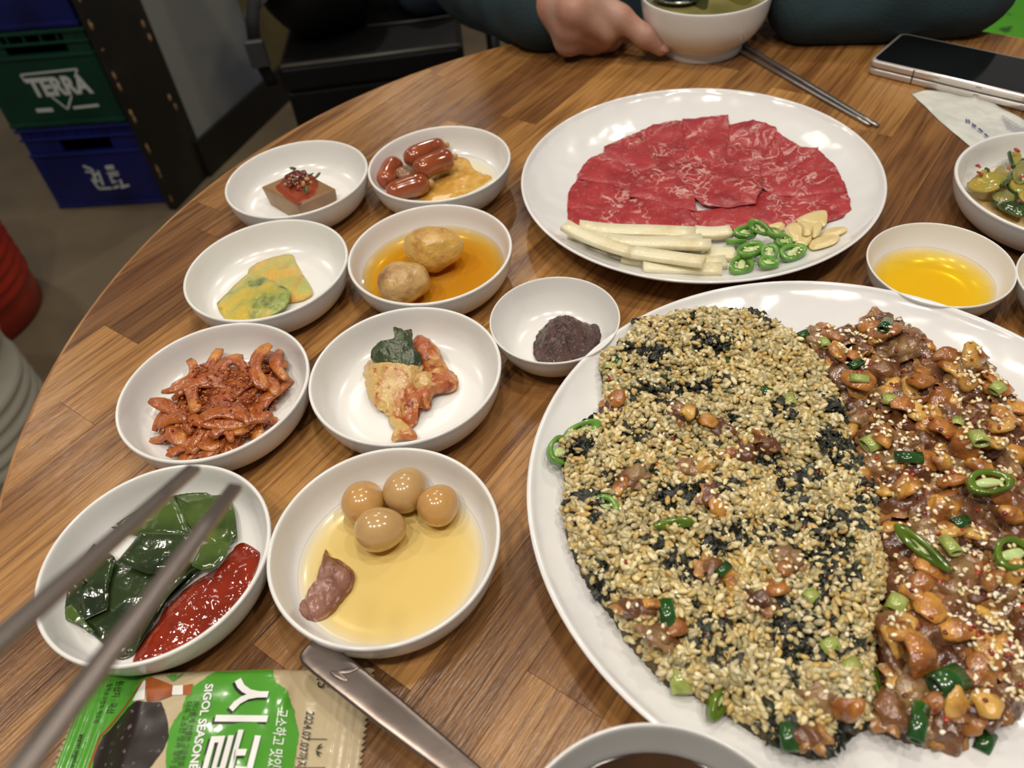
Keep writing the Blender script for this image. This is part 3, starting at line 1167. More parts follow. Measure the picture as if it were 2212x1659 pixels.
# C: vegetable pancake, two overlapping pieces
JEON = M('pancake_batter', c('c3a833'), 0.22, coat=0.45, var=(c('8f9c48'), 55, 8, 0.40, 0.64), var2=(c('4c5c2c'), 75, 8, 0.54, 0.70), bump=(0.8, 160, 4))
JEON2 = M('pancake_crust', c('cfa23a'), 0.25, coat=0.35, var=(c('a5ac58'), 55, 8, 0.40, 0.66), var2=(c('b88440'), 80, 8, 0.58, 0.76), bump=(0.8, 160, 4))
zC = zA
zf0 = flatz(DF + 0.0005)
o2 = out_px(zC([(470, 990), (560, 930), (740, 890), (770, 940), (830, 1040), (875, 1120), (865, 1160), (740, 1200), (600, 1170), (480, 1080)]), 0.008)
jc = np.mean(o2, 0)
V, F = patch(o2, lambda x, y: DF + 0.0006 + 0.0 * x, 0.0050, n=72, rings=9, bump=0.0011, bfreq=150, jit=0.03, edge=0.35)
solo('pancake_slice', V, F, JEON2, 'crusty yellow vegetable pancake slice tucked under the greener slice', 'pancake')
o1 = out_px(zC([(258, 1200), (270, 1165), (460, 990), (560, 1010), (700, 1110), (745, 1145), (735, 1190), (690, 1240), (560, 1290), (380, 1305), (300, 1280)]), 0.012)
ref = np.array(P(*zC([(700, 1140)])[0], 0.012)[:2])
V, F = patch(o1, lambda x, y: DF + 0.0012 + 0.0062 * np.clip(1 - np.hypot(x - ref[0], y - ref[1]) / 0.045, 0, 1), 0.0045, n=80, rings=10, bump=0.0012, bfreq=150, jit=0.025, edge=0.3)
solo('pancake_slice', V, F, JEON, 'yellow green vegetable pancake slice lying on top of the crusty slice', 'pancake')

# D: potatoes in broth
POT = M('potato_skin', c('c4a068'), 0.25, coat=0.5, var=(c('8a6032'), 55, 5, 0.45, 0.62), var2=(c('dcc084'), 40, 3, 0.5, 0.72), bump=(0.8, 130, 5))
POT2 = M('peeled_potato', c('cda352'), 0.2, coat=0.6, var=(c('a87838'), 60, 4, 0.5, 0.68), bump=(0.6, 180, 5))
cc = P(*zA([(1660, 860)])[0], 0.022)
V, F = blob((cc[0], cc[1], TZ + 0.0225), (0.0255, 0.0185, 0.0172), (0.1, -0.1, -0.15), 0.0045, 55, 3, 40, 26, 3)
solo('potato', V, F, POT2, 'golden wrinkled potato at the back of the brown broth', 'potato', 'braised potatoes')
cc = P(*zA([(1465, 1075)])[0], 0.022)
V, F = blob((cc[0], cc[1], TZ + 0.0215), (0.0205, 0.0185, 0.0170), (0, 0.1, 0.4), 0.0028, 60, 8, 40, 26, 3)
solo('potato', V, F, POT, 'round tan speckled potato at the front of the brown broth', 'potato', 'braised potatoes')
fill_dish('D', 0.0148, liquid('soy_broth', (0.925, 0.76, 0.10), 185), 'brown soy broth around the potatoes')

# E: red radish strips
RAD = M('red_radish', c('a85a22'), 0.22, coat=0.5, var=(c('8e4016'), 90, 3, 0.4, 0.62), var2=(c('cf8a3c'), 60, 2, 0.52, 0.72), bump=(0.35, 240, 3))
heap = out_px([(345, 895), (400, 800), (440, 775), (520, 790), (570, 745), (612, 770), (622, 830), (590, 860), (580, 915), (540, 940), (480, 975), (420, 985), (345, 965)], 0.014)
hc = np.mean(heap, 0)
erd = random.Random(5)


def strip(p0, ang, ln, wdt, thk, bend, z0, lift, twist):
    ts = np.linspace(-0.5, 0.5, 11)
    path = []
    for t in ts:
        a = ang + bend * t
        path.append((p0[0] + ln * t * math.cos(a), p0[1] + ln * t * math.sin(a), z0 + lift * (0.25 - t * t) * 4 * 0.5 + twist * t * 0.012))
    sc = np.stack([1 - 0.45 * (np.abs(ts) * 2) ** 4 + 0.15 * np.sin(ts * 9 + ang * 3), 1 - 0.3 * (np.abs(ts) * 2) ** 3], 1)
    return sweep(path, rrect(wdt, thk, thk * 0.35), sc)


def add_strip(V, F):
    solo('radish_strip', V, F, RAD, 'soft orange red seasoned radish strip heaped in the dish', 'radish', 'seasoned radish strips')


heap_a = np.array(heap)
n = 0
while n < 64:
    q = np.array([[erd.uniform(heap_a[:, 0].min(), heap_a[:, 0].max()), erd.uniform(heap_a[:, 1].min(), heap_a[:, 1].max())]])
    if not inside(heap, q)[0]:
        continue
    dd = poly_dist(heap, q)[0]
    if dd < 0.0035:
        continue
    lay = erd.random()
    z = DF + 0.002 + lay * min(0.016, dd * 1.1)
    ang = erd.gauss(0.75, 0.7)
    ln = min(erd.uniform(0.026, 0.046), 0.014 + dd * 2.4)
    V, F = strip(q[0], ang, ln, erd.uniform(0.0065, 0.0115), erd.uniform(0.0024, 0.0042), erd.uniform(-1.6, 1.6), z, erd.uniform(0.0, 0.008), erd.uniform(-0.7, 0.7))
    V[:, 2] = np.maximum(V[:, 2], DF)
    add_strip(V, F)
    n += 1
for a, b, h in (((452, 770), (480, 850), 0.02), ((560, 760), (610, 790), 0.018), ((500, 900), (585, 900), 0.02), ((545, 870), (625, 830), 0.017), ((350, 950), (450, 860), 0.018), ((590, 745), (600, 820), 0.02)):
    p0, p1 = P(*a, h), P(*b, h)
    V, F = strip(((p0 + p1) / 2)[:2], math.atan2(p1[1] - p0[1], p1[0] - p0[0]), float(np.linalg.norm(p1 - p0)), 0.0085, 0.003, 0.6, TZ + h - 0.004, 0.006, 0.2)
    V[:, 2] = np.maximum(V[:, 2], DF)
    add_strip(V, F)


def scatter_bits(name, centers, size, mat, label, seed, cols, flat=0.8, kind='stuff', cat='food', nu=6, nv=4, asp=1.0, normals=None, lift=0.0):
    """many small grains joined into one object"""
    r = np.random.RandomState(seed)
    sv, sf = uvsphere(nu, nv)
    tri = []
    for f in sf:
        if len(f) == 3:
            tri.append(f)
        else:
            tri += [(f[0], f[1], f[2]), (f[0], f[2], f[3])]
    tri = np.array(tri)
    n = len(centers)
    s = size * (0.8 + 0.4 * r.rand(n))
    az = r.rand(n) * 2 * np.pi
    tl = r.randn(n) * 0.45
    ca, sa, ct, stl = np.cos(az), np.sin(az), np.cos(tl), np.sin(tl)
    loc = sv[None] * np.stack([s * asp, s, s * flat], 1)[:, None, :]
    x, y, z = loc[..., 0], loc[..., 1], loc[..., 2]
    x, z = x * ct[:, None] - z * stl[:, None], x * stl[:, None] + z * ct[:, None]
    x, y = x * ca[:, None] - y * sa[:, None], x * sa[:, None] + y * ca[:, None]
    V = np.stack([x, y, z], -1) + np.asarray(centers)[:, None, :]
    V = V.reshape(-1, 3)
    T = (tri[None] + (np.arange(n) * len(sv))[:, None, None]).reshape(-1, 3)
    cols = np.array(cols)
    ci = cols[r.randint(len(cols), size=n)] * (0.85 + 0.3 * r.rand(n))[:, None]
    C = np.repeat(ci, len(sv), 0)
    org = V.mean(0)
    org[2] = V[:, 2].min()
    o = link(name, fast_mesh(name, V - org, T, mat, C), org)
    ORI[o] = org
    return set_tags(o, label, cat, None, kind)


VC_GLOSS = M('glossy_food_bits', (0.5, 0.3, 0.1, 1), 0.22, vcol=True, coat=0.4)
VC_SEED = M('sesame_and_bits', (0.7, 0.6, 0.4, 1), 0.4, vcol=True, coat=0.1)
lin = lambda *h: [c(x)[:3] for x in h]
rs = np.random.RandomState(3)
pts = np.stack([rs.uniform(heap_a[:, 0].min(), heap_a[:, 0].max(), 900), rs.uniform(heap_a[:, 1].min(), heap_a[:, 1].max(), 900), np.zeros(900)], 1)
pts = pts[inside(heap, pts)]
dd = poly_dist(heap, pts)
pts[:, 2] = DF + 0.003 + np.minimum(0.019, dd * 1.15) * (0.55 + 0.45 * rs.rand(len(pts)))
scatter_bits('chilli_crumbs', pts, 0.0011, VC_GLOSS, 'coarse chilli and garlic crumbs coating the radish strips', 2, lin('9a4a1a', '8c2c12', 'b06a30', 'a0501f'))
V, F = patch(heap_a * 0.86 + hc * 0.14, flatz(DF), 0.0150, n=80, rings=10, pw=1.8, edge=0.1, bump=0.003, bfreq=110, seed=4)
solo('radish_marinade', V, F, M('radish_marinade', c('9a4a1c'), 0.2, coat=0.5, var=(c('7a3010'), 90, 3, 0.4, 0.65), bump=(0.6, 220, 4)), 'thick red brown marinade under the radish strips', 'sauce')

# F: kimchi
zF = zoomed(230, 660, 2.5425)
KRED = M('kimchi_red', c('ad5a26'), 0.22, coat=0.5, var=(c('c99a5c'), 95, 4, 0.45, 0.65), var2=(c('86300f'), 130, 4, 0.5, 0.66), bump=(1.0, 130, 5))
KPALE = M('kimchi_pale_stem', c('c9a868'), 0.22, coat=0.5, var=(c('a8561e'), 60, 5, 0.46, 0.66), var2=(c('a84a1a'), 190, 3, 0.58, 0.68), bump=(0.8, 110, 5))
KLEAF = M('kimchi_green_leaf', c('3d4a26'), 0.25, coat=0.5, var=(c('26331a'), 70, 4, 0.4, 0.65), var2=(c('6b3d18'), 60, 3, 0.64, 0.74), bump=(0.9, 140, 5))
kc = np.array(DC['F'])
kz = lambda hgt, p, w: (lambda x, y: DF + 0.001 + hgt * np.exp(-(np.hypot(x - p[0], y - p[1]) / w) ** 2))
pk = lambda a, b, h=0.015: np.array(P(*zF([(a, b)])[0], h)[:2])
for nm, lab, pts, zz, th, m_, bm in (
    ('kimchi_piece', 'ragged red cabbage kimchi piece at the base of the fold', [(1600, 560), (1680, 420), (1800, 330), (1870, 320), (1935, 400), (1900, 450), (1800, 480), (1770, 550), (1700, 560), (1700, 620), (1640, 650)], kz(0.005, pk(1720, 450), 0.02), 0.008, KRED, 0.003),
    ('kimchi_piece', 'red streaked kimchi stem leaning against the dark leaf', [(1680, 140), (1740, 145), (1860, 290), (1850, 330), (1760, 340), (1690, 300), (1650, 230)], kz(0.013, pk(1740, 260), 0.02), 0.006, KRED, 0.0016),
    ('kimchi_piece', 'pale flat kimchi cabbage stem folded over the front', [(1405, 345), (1450, 280), (1560, 290), (1720, 300), (1735, 340), (1680, 440), (1620, 570), (1580, 590), (1480, 520), (1430, 460)], kz(0.015, pk(1600, 330), 0.026), 0.005, KPALE, 0.0012),
    ('kimchi_piece', 'thin twisted kimchi tail trailing down the dish', [(1545, 590), (1600, 590), (1640, 640), (1700, 700), (1700, 735), (1620, 742), (1565, 740), (1590, 690), (1550, 640)], kz(0.004, pk(1620, 680), 0.012), 0.004, KPALE, 0.0012),
    ('kimchi_piece', 'dark green crinkled kimchi leaf lying on top of the fold', [(1445, 245), (1480, 205), (1580, 190), (1580, 135), (1640, 145), (1680, 125), (1680, 200), (1720, 230), (1690, 290), (1640, 335), (1560, 310), (1470, 275)], kz(0.026, pk(1600, 240), 0.034), 0.0035, KLEAF, 0.0016),
    ('kimchi_piece', 'small orange kimchi stem piece between the red cabbage folds', [(1690, 400), (1760, 370), (1800, 380), (1800, 430), (1750, 460), (1690, 450)], kz(0.013, pk(1740, 410), 0.015), 0.004, KPALE, 0.0015),
):
    hh = {'dark green crinkled': 0.030, 'pale flat kimchi': 0.018, 'red streaked kimchi': 0.018, 'small orange kimchi': 0.018, 'thin twisted kimchi': 0.009}.get(' '.join(lab.split()[:3]), 0.012)
    V, F = patch(out_px(zF(pts), hh), zz, th, n=150, rings=22, bump=bm * (0.4 if m_ is KPALE else 1.2), bfreq=(95 if m_ is KPALE else 190), jit=0.10, edge=0.25, pw=6, seed=len(pts))
    V[:, 2] = np.maximum(V[:, 2], DF)
    solo(nm, V, F, m_, lab, 'kimchi')
STAIN = M('kimchi_juice', c('c06a2a'), 0.2, coat=0.3)
for (a, b, s) in ((1770, 545, 0.0022), (1600, 60, 0.0016), (1590, 85, 0.0022)):
    p_ = P(*zF([(a, b)])[0], 0.006 if b > 300 else 0.026)
    r_ = float(np.hypot(*(p_[:2] - kc)))
    if r_ < 0.05:
        V, F = blob((p_[0], p_[1], TZ + float(dish_z(r_)) + 0.0003), (s, s * 1.5, 0.0006), nu=14, nv=8)
        solo('juice_drop', V, F, STAIN, 'orange drop of kimchi juice on the dish floor', 'drop')

# G: kelp sheets and chilli sauce
zG = zoomed(0, 960, 3.16)
KELP = M('green_kelp', c('4a5e26'), 0.16, coat=0.6, var=(c('2c4016'), 30, 3, 0.4, 0.65), var2=(c('86963c'), 22, 2, 0.6, 0.8), bump=(0.25, 70, 3))
KELP2 = M('dark_kelp', c('2c3c1a'), 0.15, coat=0.7, var=(c('1a260f'), 30, 3, 0.4, 0.65), bump=(0.35, 80, 3))
gz = lambda z0, ax, ay, p: (lambda x, y: TZ + z0 + ax * (x - p[0]) + ay * (y - p[1]))
pg = lambda a, b, h=0.012: np.array(P(*zG([(a, b)])[0], h)[:2])
for i, (lab, pts, z0, ax, ay, m_) in enumerate((
    ('dark kelp sheet lying at the bottom of the kelp heap', [(380, 1160), (520, 900), (720, 780), (1000, 800), (1350, 800), (1400, 830), (1150, 1050), (900, 1440), (800, 1480), (740, 1390), (600, 1270)], 0.0075, 0.0, 0.0, KELP2),
    ('green kelp sheet with a curled corner against the dish wall', [(730, 410), (850, 345), (1010, 310), (1180, 330), (1300, 600), (1100, 610), (900, 600), (730, 560)], 0.011, 0.0, 0.05, KELP),
    ('broad green kelp sheet at the back of the heap', [(1180, 300), (1310, 280), (1450, 350), (1560, 340), (1600, 450), (1610, 620), (1480, 700), (1330, 600), (1220, 460)], 0.011, 0.05, 0.10, KELP),
    ('dark glossy kelp sheet folded in the middle of the heap', [(790, 790), (960, 600), (1170, 600), (1310, 610), (1330, 700), (1240, 850), (1000, 870)], 0.0155, 0.0, 0.06, KELP2),
    ('narrow kelp sheet touching the chilli sauce', [(1370, 680), (1500, 640), (1570, 660), (1530, 760), (1460, 830), (1370, 850), (1300, 820)], 0.0145, 0.0, 0.03, KELP),
    ('dark crumpled kelp sheet at the left of the heap', [(440, 720), (560, 725), (620, 660), (780, 760), (730, 950), (720, 1110), (560, 1190), (540, 1060), (600, 940), (470, 830)], 0.0125, -0.08, 0.0, KELP2),
    ('small light green kelp corner beside the white dish wall', [(385, 1130), (480, 1080), (560, 1180), (640, 1270), (600, 1285), (550, 1230), (390, 1180)], 0.012, 0.0, 0.0, KELP),
    ('kelp strip running along the edge of the chilli sauce', [(1340, 830), (1180, 980), (1080, 1110), (1000, 1250), (900, 1430), (960, 1250), (1050, 1050), (1180, 900)], 0.012, 0.0, 0.0, KELP2),
)):
    p_ = pg(*np.mean(pts, 0))
    gc = np.array(DC['G'])
    oo = resample(out_px(zG(pts), z0 + 0.002), 60, True)
    ro = np.hypot(*(oo - gc).T)
    oo = gc + (oo - gc) * np.minimum(1, 0.0575 / ro)[:, None]
    V, F = patch(oo, gz(z0, ax, ay, p_), 0.0022, n=90, rings=10, bump=0.0020, bfreq=48, edge=0.4, pw=14, seed=i, smoothed=False)
    r_ = np.hypot(V[:, 0] - gc[0], V[:, 1] - gc[1])
    V[:, 2] = np.maximum(V[:, 2], TZ + dish_z(r_) + 0.0003)
    solo('kelp_sheet', V, F, m_, lab, 'kelp', 'kelp sheets in the dish')
CHOJ = M('red_chilli_sauce', c('86280f'), 0.1, coat=0.6, var=(c('6c1c0a'), 60, 3, 0.4, 0.7), bump=(0.5, 110, 2))
so = out_px(zG([(1590, 650), (1650, 640), (1740, 700), (1765, 750), (1700, 920), (1620, 1080), (1500, 1220), (1330, 1340), (1120, 1430), (960, 1465), (890, 1468), (930, 1330), (1040, 1180), (1130, 1040), (1300, 900), (1440, 820), (1530, 740)]), 0.012)
gc = np.array(DC['G'])
V, F = patch(so, lambda x, y: TZ + dish_z(np.minimum(0.0615, np.hypot(x - gc[0], y - gc[1]))) - 0.0002, 0.0075, n=110, rings=14, pw=2.6, edge=0.12, bump=0.0010, bfreq=170, seed=2)
solo('chilli_sauce', V, F, CHOJ, 'glossy red chilli sauce spread beside the kelp', 'sauce')

# H: quail eggs, beef and broth
EGG = M('soy_quail_egg', c('c09c68'), 0.16, coat=0.6, sss=(0.1, (0.004, 0.003, 0.002)), var=(c('ad8856'), 30, 3, 0.4, 0.7))
EGG2 = M('orange_soy_quail_egg', c('c4975a'), 0.16, coat=0.6, sss=(0.1, (0.004, 0.003, 0.002)), var=(c('ae854c'), 40, 3, 0.4, 0.7))
zH = zoomed(540, 930, 3.318)
for i, (a, b, rx, rz, lab, m_, dent) in enumerate((
    ((815, 500), 1.25, 0.0152, 0.0128, 'orange brown quail egg with a dented top', EGG2, True),
    ((1115, 420), 1.0, 0.0150, 0.0128, 'greyish brown quail egg between the dented egg and the small round egg', EGG, False),
    ((1350, 525), 0.9, 0.0132, 0.0122, 'small orange round quail egg nearest the dish wall', EGG2, False),
    ((935, 705), 0.05, 0.0154, 0.0130, 'pale brown quail egg lying in front of the other three eggs', EGG, False))):
    cc = P(*zH([a])[0], 0.0185)
    V, F = uvsphere(36, 24)
    V = V * np.array([rx, rz, rz])
    V[:, 1:] *= (1 - 0.12 * (V[:, 0] / rx))[:, None]
    if dent:
        dcen = np.array([0.012, -0.003, 0.008])
        dd = np.linalg.norm(V - dcen, axis=1)
        V = V - V / np.linalg.norm(V, axis=1)[:, None] * (0.0062 * np.exp(-(dd / 0.0066) ** 2))[:, None]
    V = xform(V, b, (cc[0], cc[1], TZ + 0.0052 + rz))
    solo('quail_egg', V, F, m_, lab, 'egg', 'soy braised quail eggs')
BEEF = M('braised_beef', c('93685a'), 0.3, coat=0.4, var=(c('6f4538'), 90, 4, 0.45, 0.65), var2=(c('9a6f48'), 80, 3, 0.6, 0.75), bump=(0.9, 150, 5), stretch=(1.0, 0.5, 1.0))
bo = out_px(zH([(520, 815), (560, 870), (640, 900), (710, 955), (735, 1010), (690, 1110), (640, 1170), (560, 1280), (470, 1335), (380, 1330), (345, 1250), (370, 1180), (440, 1130), (480, 960)]), 0.014)
bcn = np.mean(bo, 0)
V, F = patch(bo, flatz(DF + 0.0005), 0.0120, n=130, rings=22, pw=3.0, edge=0.2, bump=0.0045, bfreq=130, seed=6, jit=0.06)
hcn = np.array(DC['H'])
V[:, 2] = np.maximum(V[:, 2], TZ + dish_z(np.hypot(V[:, 0] - hcn[0], V[:, 1] - hcn[1])) + 0.0004)
solo('beef_piece', V, F, BEEF, 'braised brown beef piece at the edge of the yellow broth', 'beef')
fill_dish('H', 0.0098, liquid('yellow_broth', (0.94, 0.755, 0.0), 118), 'clear yellow broth around the quail eggs')

# small bowl: dark paste
PASTE = M('dark_soybean_paste', c('523631'), 0.2, coat=0.4, var=(c('38221e'), 120, 4, 0.4, 0.65), var2=(c('5f382a'), 170, 3, 0.6, 0.75), bump=(1.0, 240, 4))
zS = zoomed(1130, 600, 3.16)
so = out_px(zS([(62, 440), (110, 330), (210, 250), (330, 255), (430, 290), (510, 310), (525, 420), (440, 500), (330, 530), (240, 560), (120, 560), (80, 500)]), 0.012)
V, F = patch(so, flatz(TZ + 0.0052), 0.019, n=150, rings=30, pw=2.2, edge=0.1, bump=0.0042, bfreq=190, seed=12, jit=0.06)
pcn = np.array([0.0354, 0.4178])
V[:, 2] = np.maximum(V[:, 2], TZ + np.interp(np.hypot(V[:, 0] - pcn[0], V[:, 1] - pcn[1]) / 0.0461, [0, 0.4, 0.6, 0.76, 0.89, 0.95], [0.005, 0.005, 0.006, 0.0105, 0.0195, 0.028]) + 0.0003)
solo('soybean_paste', V, F, PASTE, 'lump of dark grainy soybean paste in the small bowl', 'paste')

# cucumber salad in the wide dish
CUC = M('cucumber_flesh', c('a8913a'), 0.2, coat=0.5, var=(c('7f8a3a'), 50, 3, 0.42, 0.62), var2=(c('b8702a'), 60, 3, 0.6, 0.75), bump=(0.4, 120, 3))
CUCS = M('cucumber_skin', c('263d14'), 0.18, coat=0.5, var=(c('435a1e'), 50, 3, 0.45, 0.7))
CUCP = M('translucent_cucumber', c('8f8a52'), 0.15, coat=0.6, var=(c('6f7038'), 60, 3, 0.4, 0.7))
zZ = zoomed(1950, 180, 4.366)
zcn = np.array(ZC)


def cucumber(pts, h, z0, th, m_, lab, arch, seed, skin):
    oo = out_px(zZ(pts), h)
    cn = np.mean(oo, 0)
    V, F = patch(oo, lambda x, y: TZ + z0 + arch * np.cos((x - cn[0]) * 110), th, n=56, rings=8, bump=0.0012, bfreq=120, edge=0.4, pw=10, seed=seed)
    r_ = np.hypot(V[:, 0] - zcn[0], V[:, 1] - zcn[1])
    V[:, 2] = np.maximum(V[:, 2], TZ + dish_z(r_ * 0.066 / ZR) + 0.0003)
    t = thing('cucumber_slice', (cn[0], cn[1], TZ + z0), lab, 'cucumber', 'seasoned cucumber slices')
    part('flesh', V, F, m_, t)
    if skin:
        q = resample(smooth_prof([tuple(P(*zZ([s_])[0], h)[:2]) + (TZ + z0 + arch * math.cos((P(*zZ([s_])[0], h)[0] - cn[0]) * 110) + th * 0.6,) for s_ in skin], 5), 14)
        part('skin', *sweep(q, circ(0.0016, 8, 0.0022)), CUCS, t)


cucumber([(635, 870), (700, 900), (780, 920), (830, 860), (900, 770), (960, 700), (1030, 700), (1060, 770), (1010, 880), (930, 960), (820, 980), (700, 940), (640, 900)], 0.024, 0.017, 0.005, CUC,
         'large folded yellow cucumber slice on top of the salad', 0.004, 1, [(1060, 770), (1010, 880), (930, 965)])
cucumber([(720, 790), (800, 745), (830, 760), (820, 820), (770, 850), (720, 830)], 0.022, 0.013, 0.004, CUC, 'small green cucumber end with a red chilli tip', 0.0, 2, [(800, 745), (830, 765), (820, 820)])
cucumber([(1020, 620), (1100, 610), (1144, 650), (1120, 720), (1060, 750), (1040, 690)], 0.026, 0.02, 0.004, CUC, 'cucumber piece with a red chilli fleck standing at the back', 0.0, 3, [(1020, 620), (1035, 690), (1060, 750)])
cucumber([(870, 990), (1000, 960), (1090, 1000), (1080, 1080), (960, 1090), (880, 1060)], 0.018, 0.013, 0.004, CUCP, 'translucent brownish cucumber slice below the folded slice', 0.0, 4, None)
cucumber([(860, 1070), (960, 1040), (1060, 1080), (1000, 1120), (900, 1110)], 0.016, 0.011, 0.004, CUCS, 'dark green cucumber skin piece below the translucent slice', 0.0, 5, None)
cucumber([(920, 1120), (1010, 1090), (1144, 1100), (1200, 1150), (1144, 1220), (1020, 1180)], 0.017, 0.012, 0.005, CUCS, 'large dark green cucumber piece at the dish wall', 0.0, 6, None)
cucumber([(1060, 760), (1150, 690), (1230, 720), (1220, 850), (1130, 900), (1060, 850)], 0.024, 0.016, 0.005, CUCP, 'curved cucumber slice beside the folded slice', 0.003, 7, [(1070, 750), (1150, 690), (1230, 720)])
cucumber([(1000, 900), (1100, 860), (1200, 900), (1190, 1000), (1080, 1010)], 0.02, 0.014, 0.004, CUC, 'yellow cucumber piece in the middle of the salad', 0.0, 8, [(1000, 900), (1010, 960), (1080, 1012)])
cucumber([(1080, 1010), (1200, 960), (1300, 1000), (1280, 1120), (1150, 1110)], 0.02, 0.014, 0.005, CUC, 'yellow cucumber piece beside the dark green pieces', 0.0, 9, [(1080, 1010), (1100, 1070), (1150, 1110)])
cucumber([(1240, 700), (1400, 680), (1450, 800), (1350, 880), (1240, 830)], 0.022, 0.015, 0.005, CUCP, 'wide translucent cucumber slice at the far side of the salad', 0.0, 10, [(1240, 700), (1320, 676), (1400, 680)])
cucumber([(1300, 880), (1480, 850), (1520, 1000), (1400, 1080), (1300, 1010)], 0.02, 0.013, 0.005, CUC, 'yellow cucumber slice at the far end of the salad', 0.0, 11, [(1300, 880), (1390, 850), (1480, 850)])
zo = [(-70, -60), (0, -90), (80, -40), (90, 40), (20, 80), (-70, 50)]
for k, (a, b_, m_, lab) in enumerate(((1640, 760, CUC, 'yellow cucumber slice on the outer side of the salad'), (1620, 950, CUCP, 'translucent cucumber slice on the outer side of the salad'), (1480, 1150, CUCS, 'dark green cucumber piece on the outer side of the salad'),
                                      (1330, 1180, CUC, 'yellow cucumber slice near the outer dish wall'), (1780, 880, CUC, 'pale yellow cucumber slice furthest along the salad'))):
    cucumber([(a + x_ * 1.2, b_ + y_ * 1.1) for x_, y_ in zo], 0.019, 0.012, 0.005, m_, lab, 0.0, 20 + k, [(a - 84, b_ - 66), (a, b_ - 99), (a + 96, b_ - 44)])
rs = np.random.RandomState(9)
fl = np.array([P(*zZ([(a, b)])[0], h) for a, b, h in ((715, 780, 0.024), (705, 775, 0.024), (725, 790, 0.024), (1075, 630, 0.03), (1065, 620, 0.03), (1090, 640, 0.029), (715, 840, 0.026), (740, 860, 0.026), (1130, 880, 0.025), (1110, 870, 0.025), (850, 1000, 0.02), (1100, 1110, 0.021), (1000, 800, 0.026))])
scatter_bits('chilli_flecks', fl, 0.0017, VC_GLOSS, 'red chilli flecks clinging to the cucumber slices', 5, lin('a02a14', '8c2010', 'b8442a'), 0.5)
V, F = liquid_body(ZC[0], ZC[1], 0.0100, [(a * ZR / 0.066, b) for a, b in DIN], 0.0538 * ZR / 0.066)
solo('dressing', V, F, liquid('cucumber_dressing', (0.92, 0.72, 0.2), 90), 'thin brown dressing pooled under the cucumber slices', 'liquid')

# ------------------------------------------------------------------ raw beef plate
def meat_material():
    m = bpy.data.materials.new('raw_marbled_beef')
    m.use_nodes = True
    nt = m.node_tree
    N, L = nt.nodes, nt.links
    b = N['Principled BSDF']
    tc = N.new('ShaderNodeTexCoord')
    oi = N.new('ShaderNodeObjectInfo')
    sc = N.new('ShaderNodeVectorMath')
    sc.operation = 'SCALE'
    sc.inputs[0].default_value = (5.0, 3.0, 2.0)
    L.new(oi.outputs['Random'], sc.inputs['Scale'])
    ad = N.new('ShaderNodeVectorMath')
    L.new(tc.outputs['Object'], ad.inputs[0])
    L.new(sc.outputs[0], ad.inputs[1])

    def noise(scale, detail, dist=0.0):
        z = N.new('ShaderNodeTexNoise')
        z.inputs['Scale'].default_value = scale
        z.inputs['Detail'].default_value = detail
        z.inputs['Distortion'].default_value = dist
        L.new(ad.outputs[0], z.inputs['Vector'])
        return z.outputs['Fac']

    def rng(sock, a, b_, lo=0.0, hi=1.0):
        r = N.new('ShaderNodeMapRange')
        r.inputs[1].default_value, r.inputs[2].default_value = a, b_
        r.inputs[3].default_value, r.inputs[4].default_value = lo, hi
        L.new(sock, r.inputs[0])
        return r.outputs[0]

    def math_(op, a, b_=None, val=None):
        r = N.new('ShaderNodeMath')
        r.operation = op
        L.new(a, r.inputs[0])
        if b_ is not None:
            L.new(b_, r.inputs[1])
        if val is not None:
            r.inputs[1].default_value = val
        return r.outputs[0]

    def mix(fac, a, bcol):
        x = N.new('ShaderNodeMix')
        x.data_type = 'RGBA'
        L.new(fac, x.inputs[0])
        if isinstance(a, tuple):
            x.inputs[6].default_value = a
        else:
            L.new(a, x.inputs[6])
        x.inputs[7].default_value = bcol
        return x.outputs[2]

    tone = mix(rng(noise(40, 3), 0.35, 0.7), c('a8383b'), c('8e262a'))
    ridge = math_('ABSOLUTE', math_('SUBTRACT', noise(62, 4, 1.2), val=0.5))
    vein = rng(ridge, 0.0, 0.034, 1.0, 0.0)
    msk = rng(noise(36, 2), 0.44, 0.60)
    vfac = math_('MULTIPLY', vein, msk)
    vfac = math_('MULTIPLY', vfac, val=0.8)
    col = mix(vfac, tone, c('e0b8b0'))
    spk = rng(noise(420, 2), 0.62, 0.72, 0.0, 0.45)
    col = mix(spk, col, c('d98a84'))
    L.new(col, b.inputs['Base Color'])
    b.inputs['Roughness'].default_value = 0.36
    b.inputs['Subsurface Weight'].default_value = 0.08
    b.inputs['Subsurface Radius'].default_value = (0.004, 0.001, 0.001)
    b.inputs['Subsurface Scale'].default_value = 1.0
    bp = N.new('ShaderNodeBump')
    bp.inputs['Strength'].default_value = 0.3
    bp.inputs['Distance'].default_value = 0.001
    L.new(noise(260, 4), bp.inputs['Height'])
    L.new(bp.outputs[0], b.inputs['Normal'])
    return m


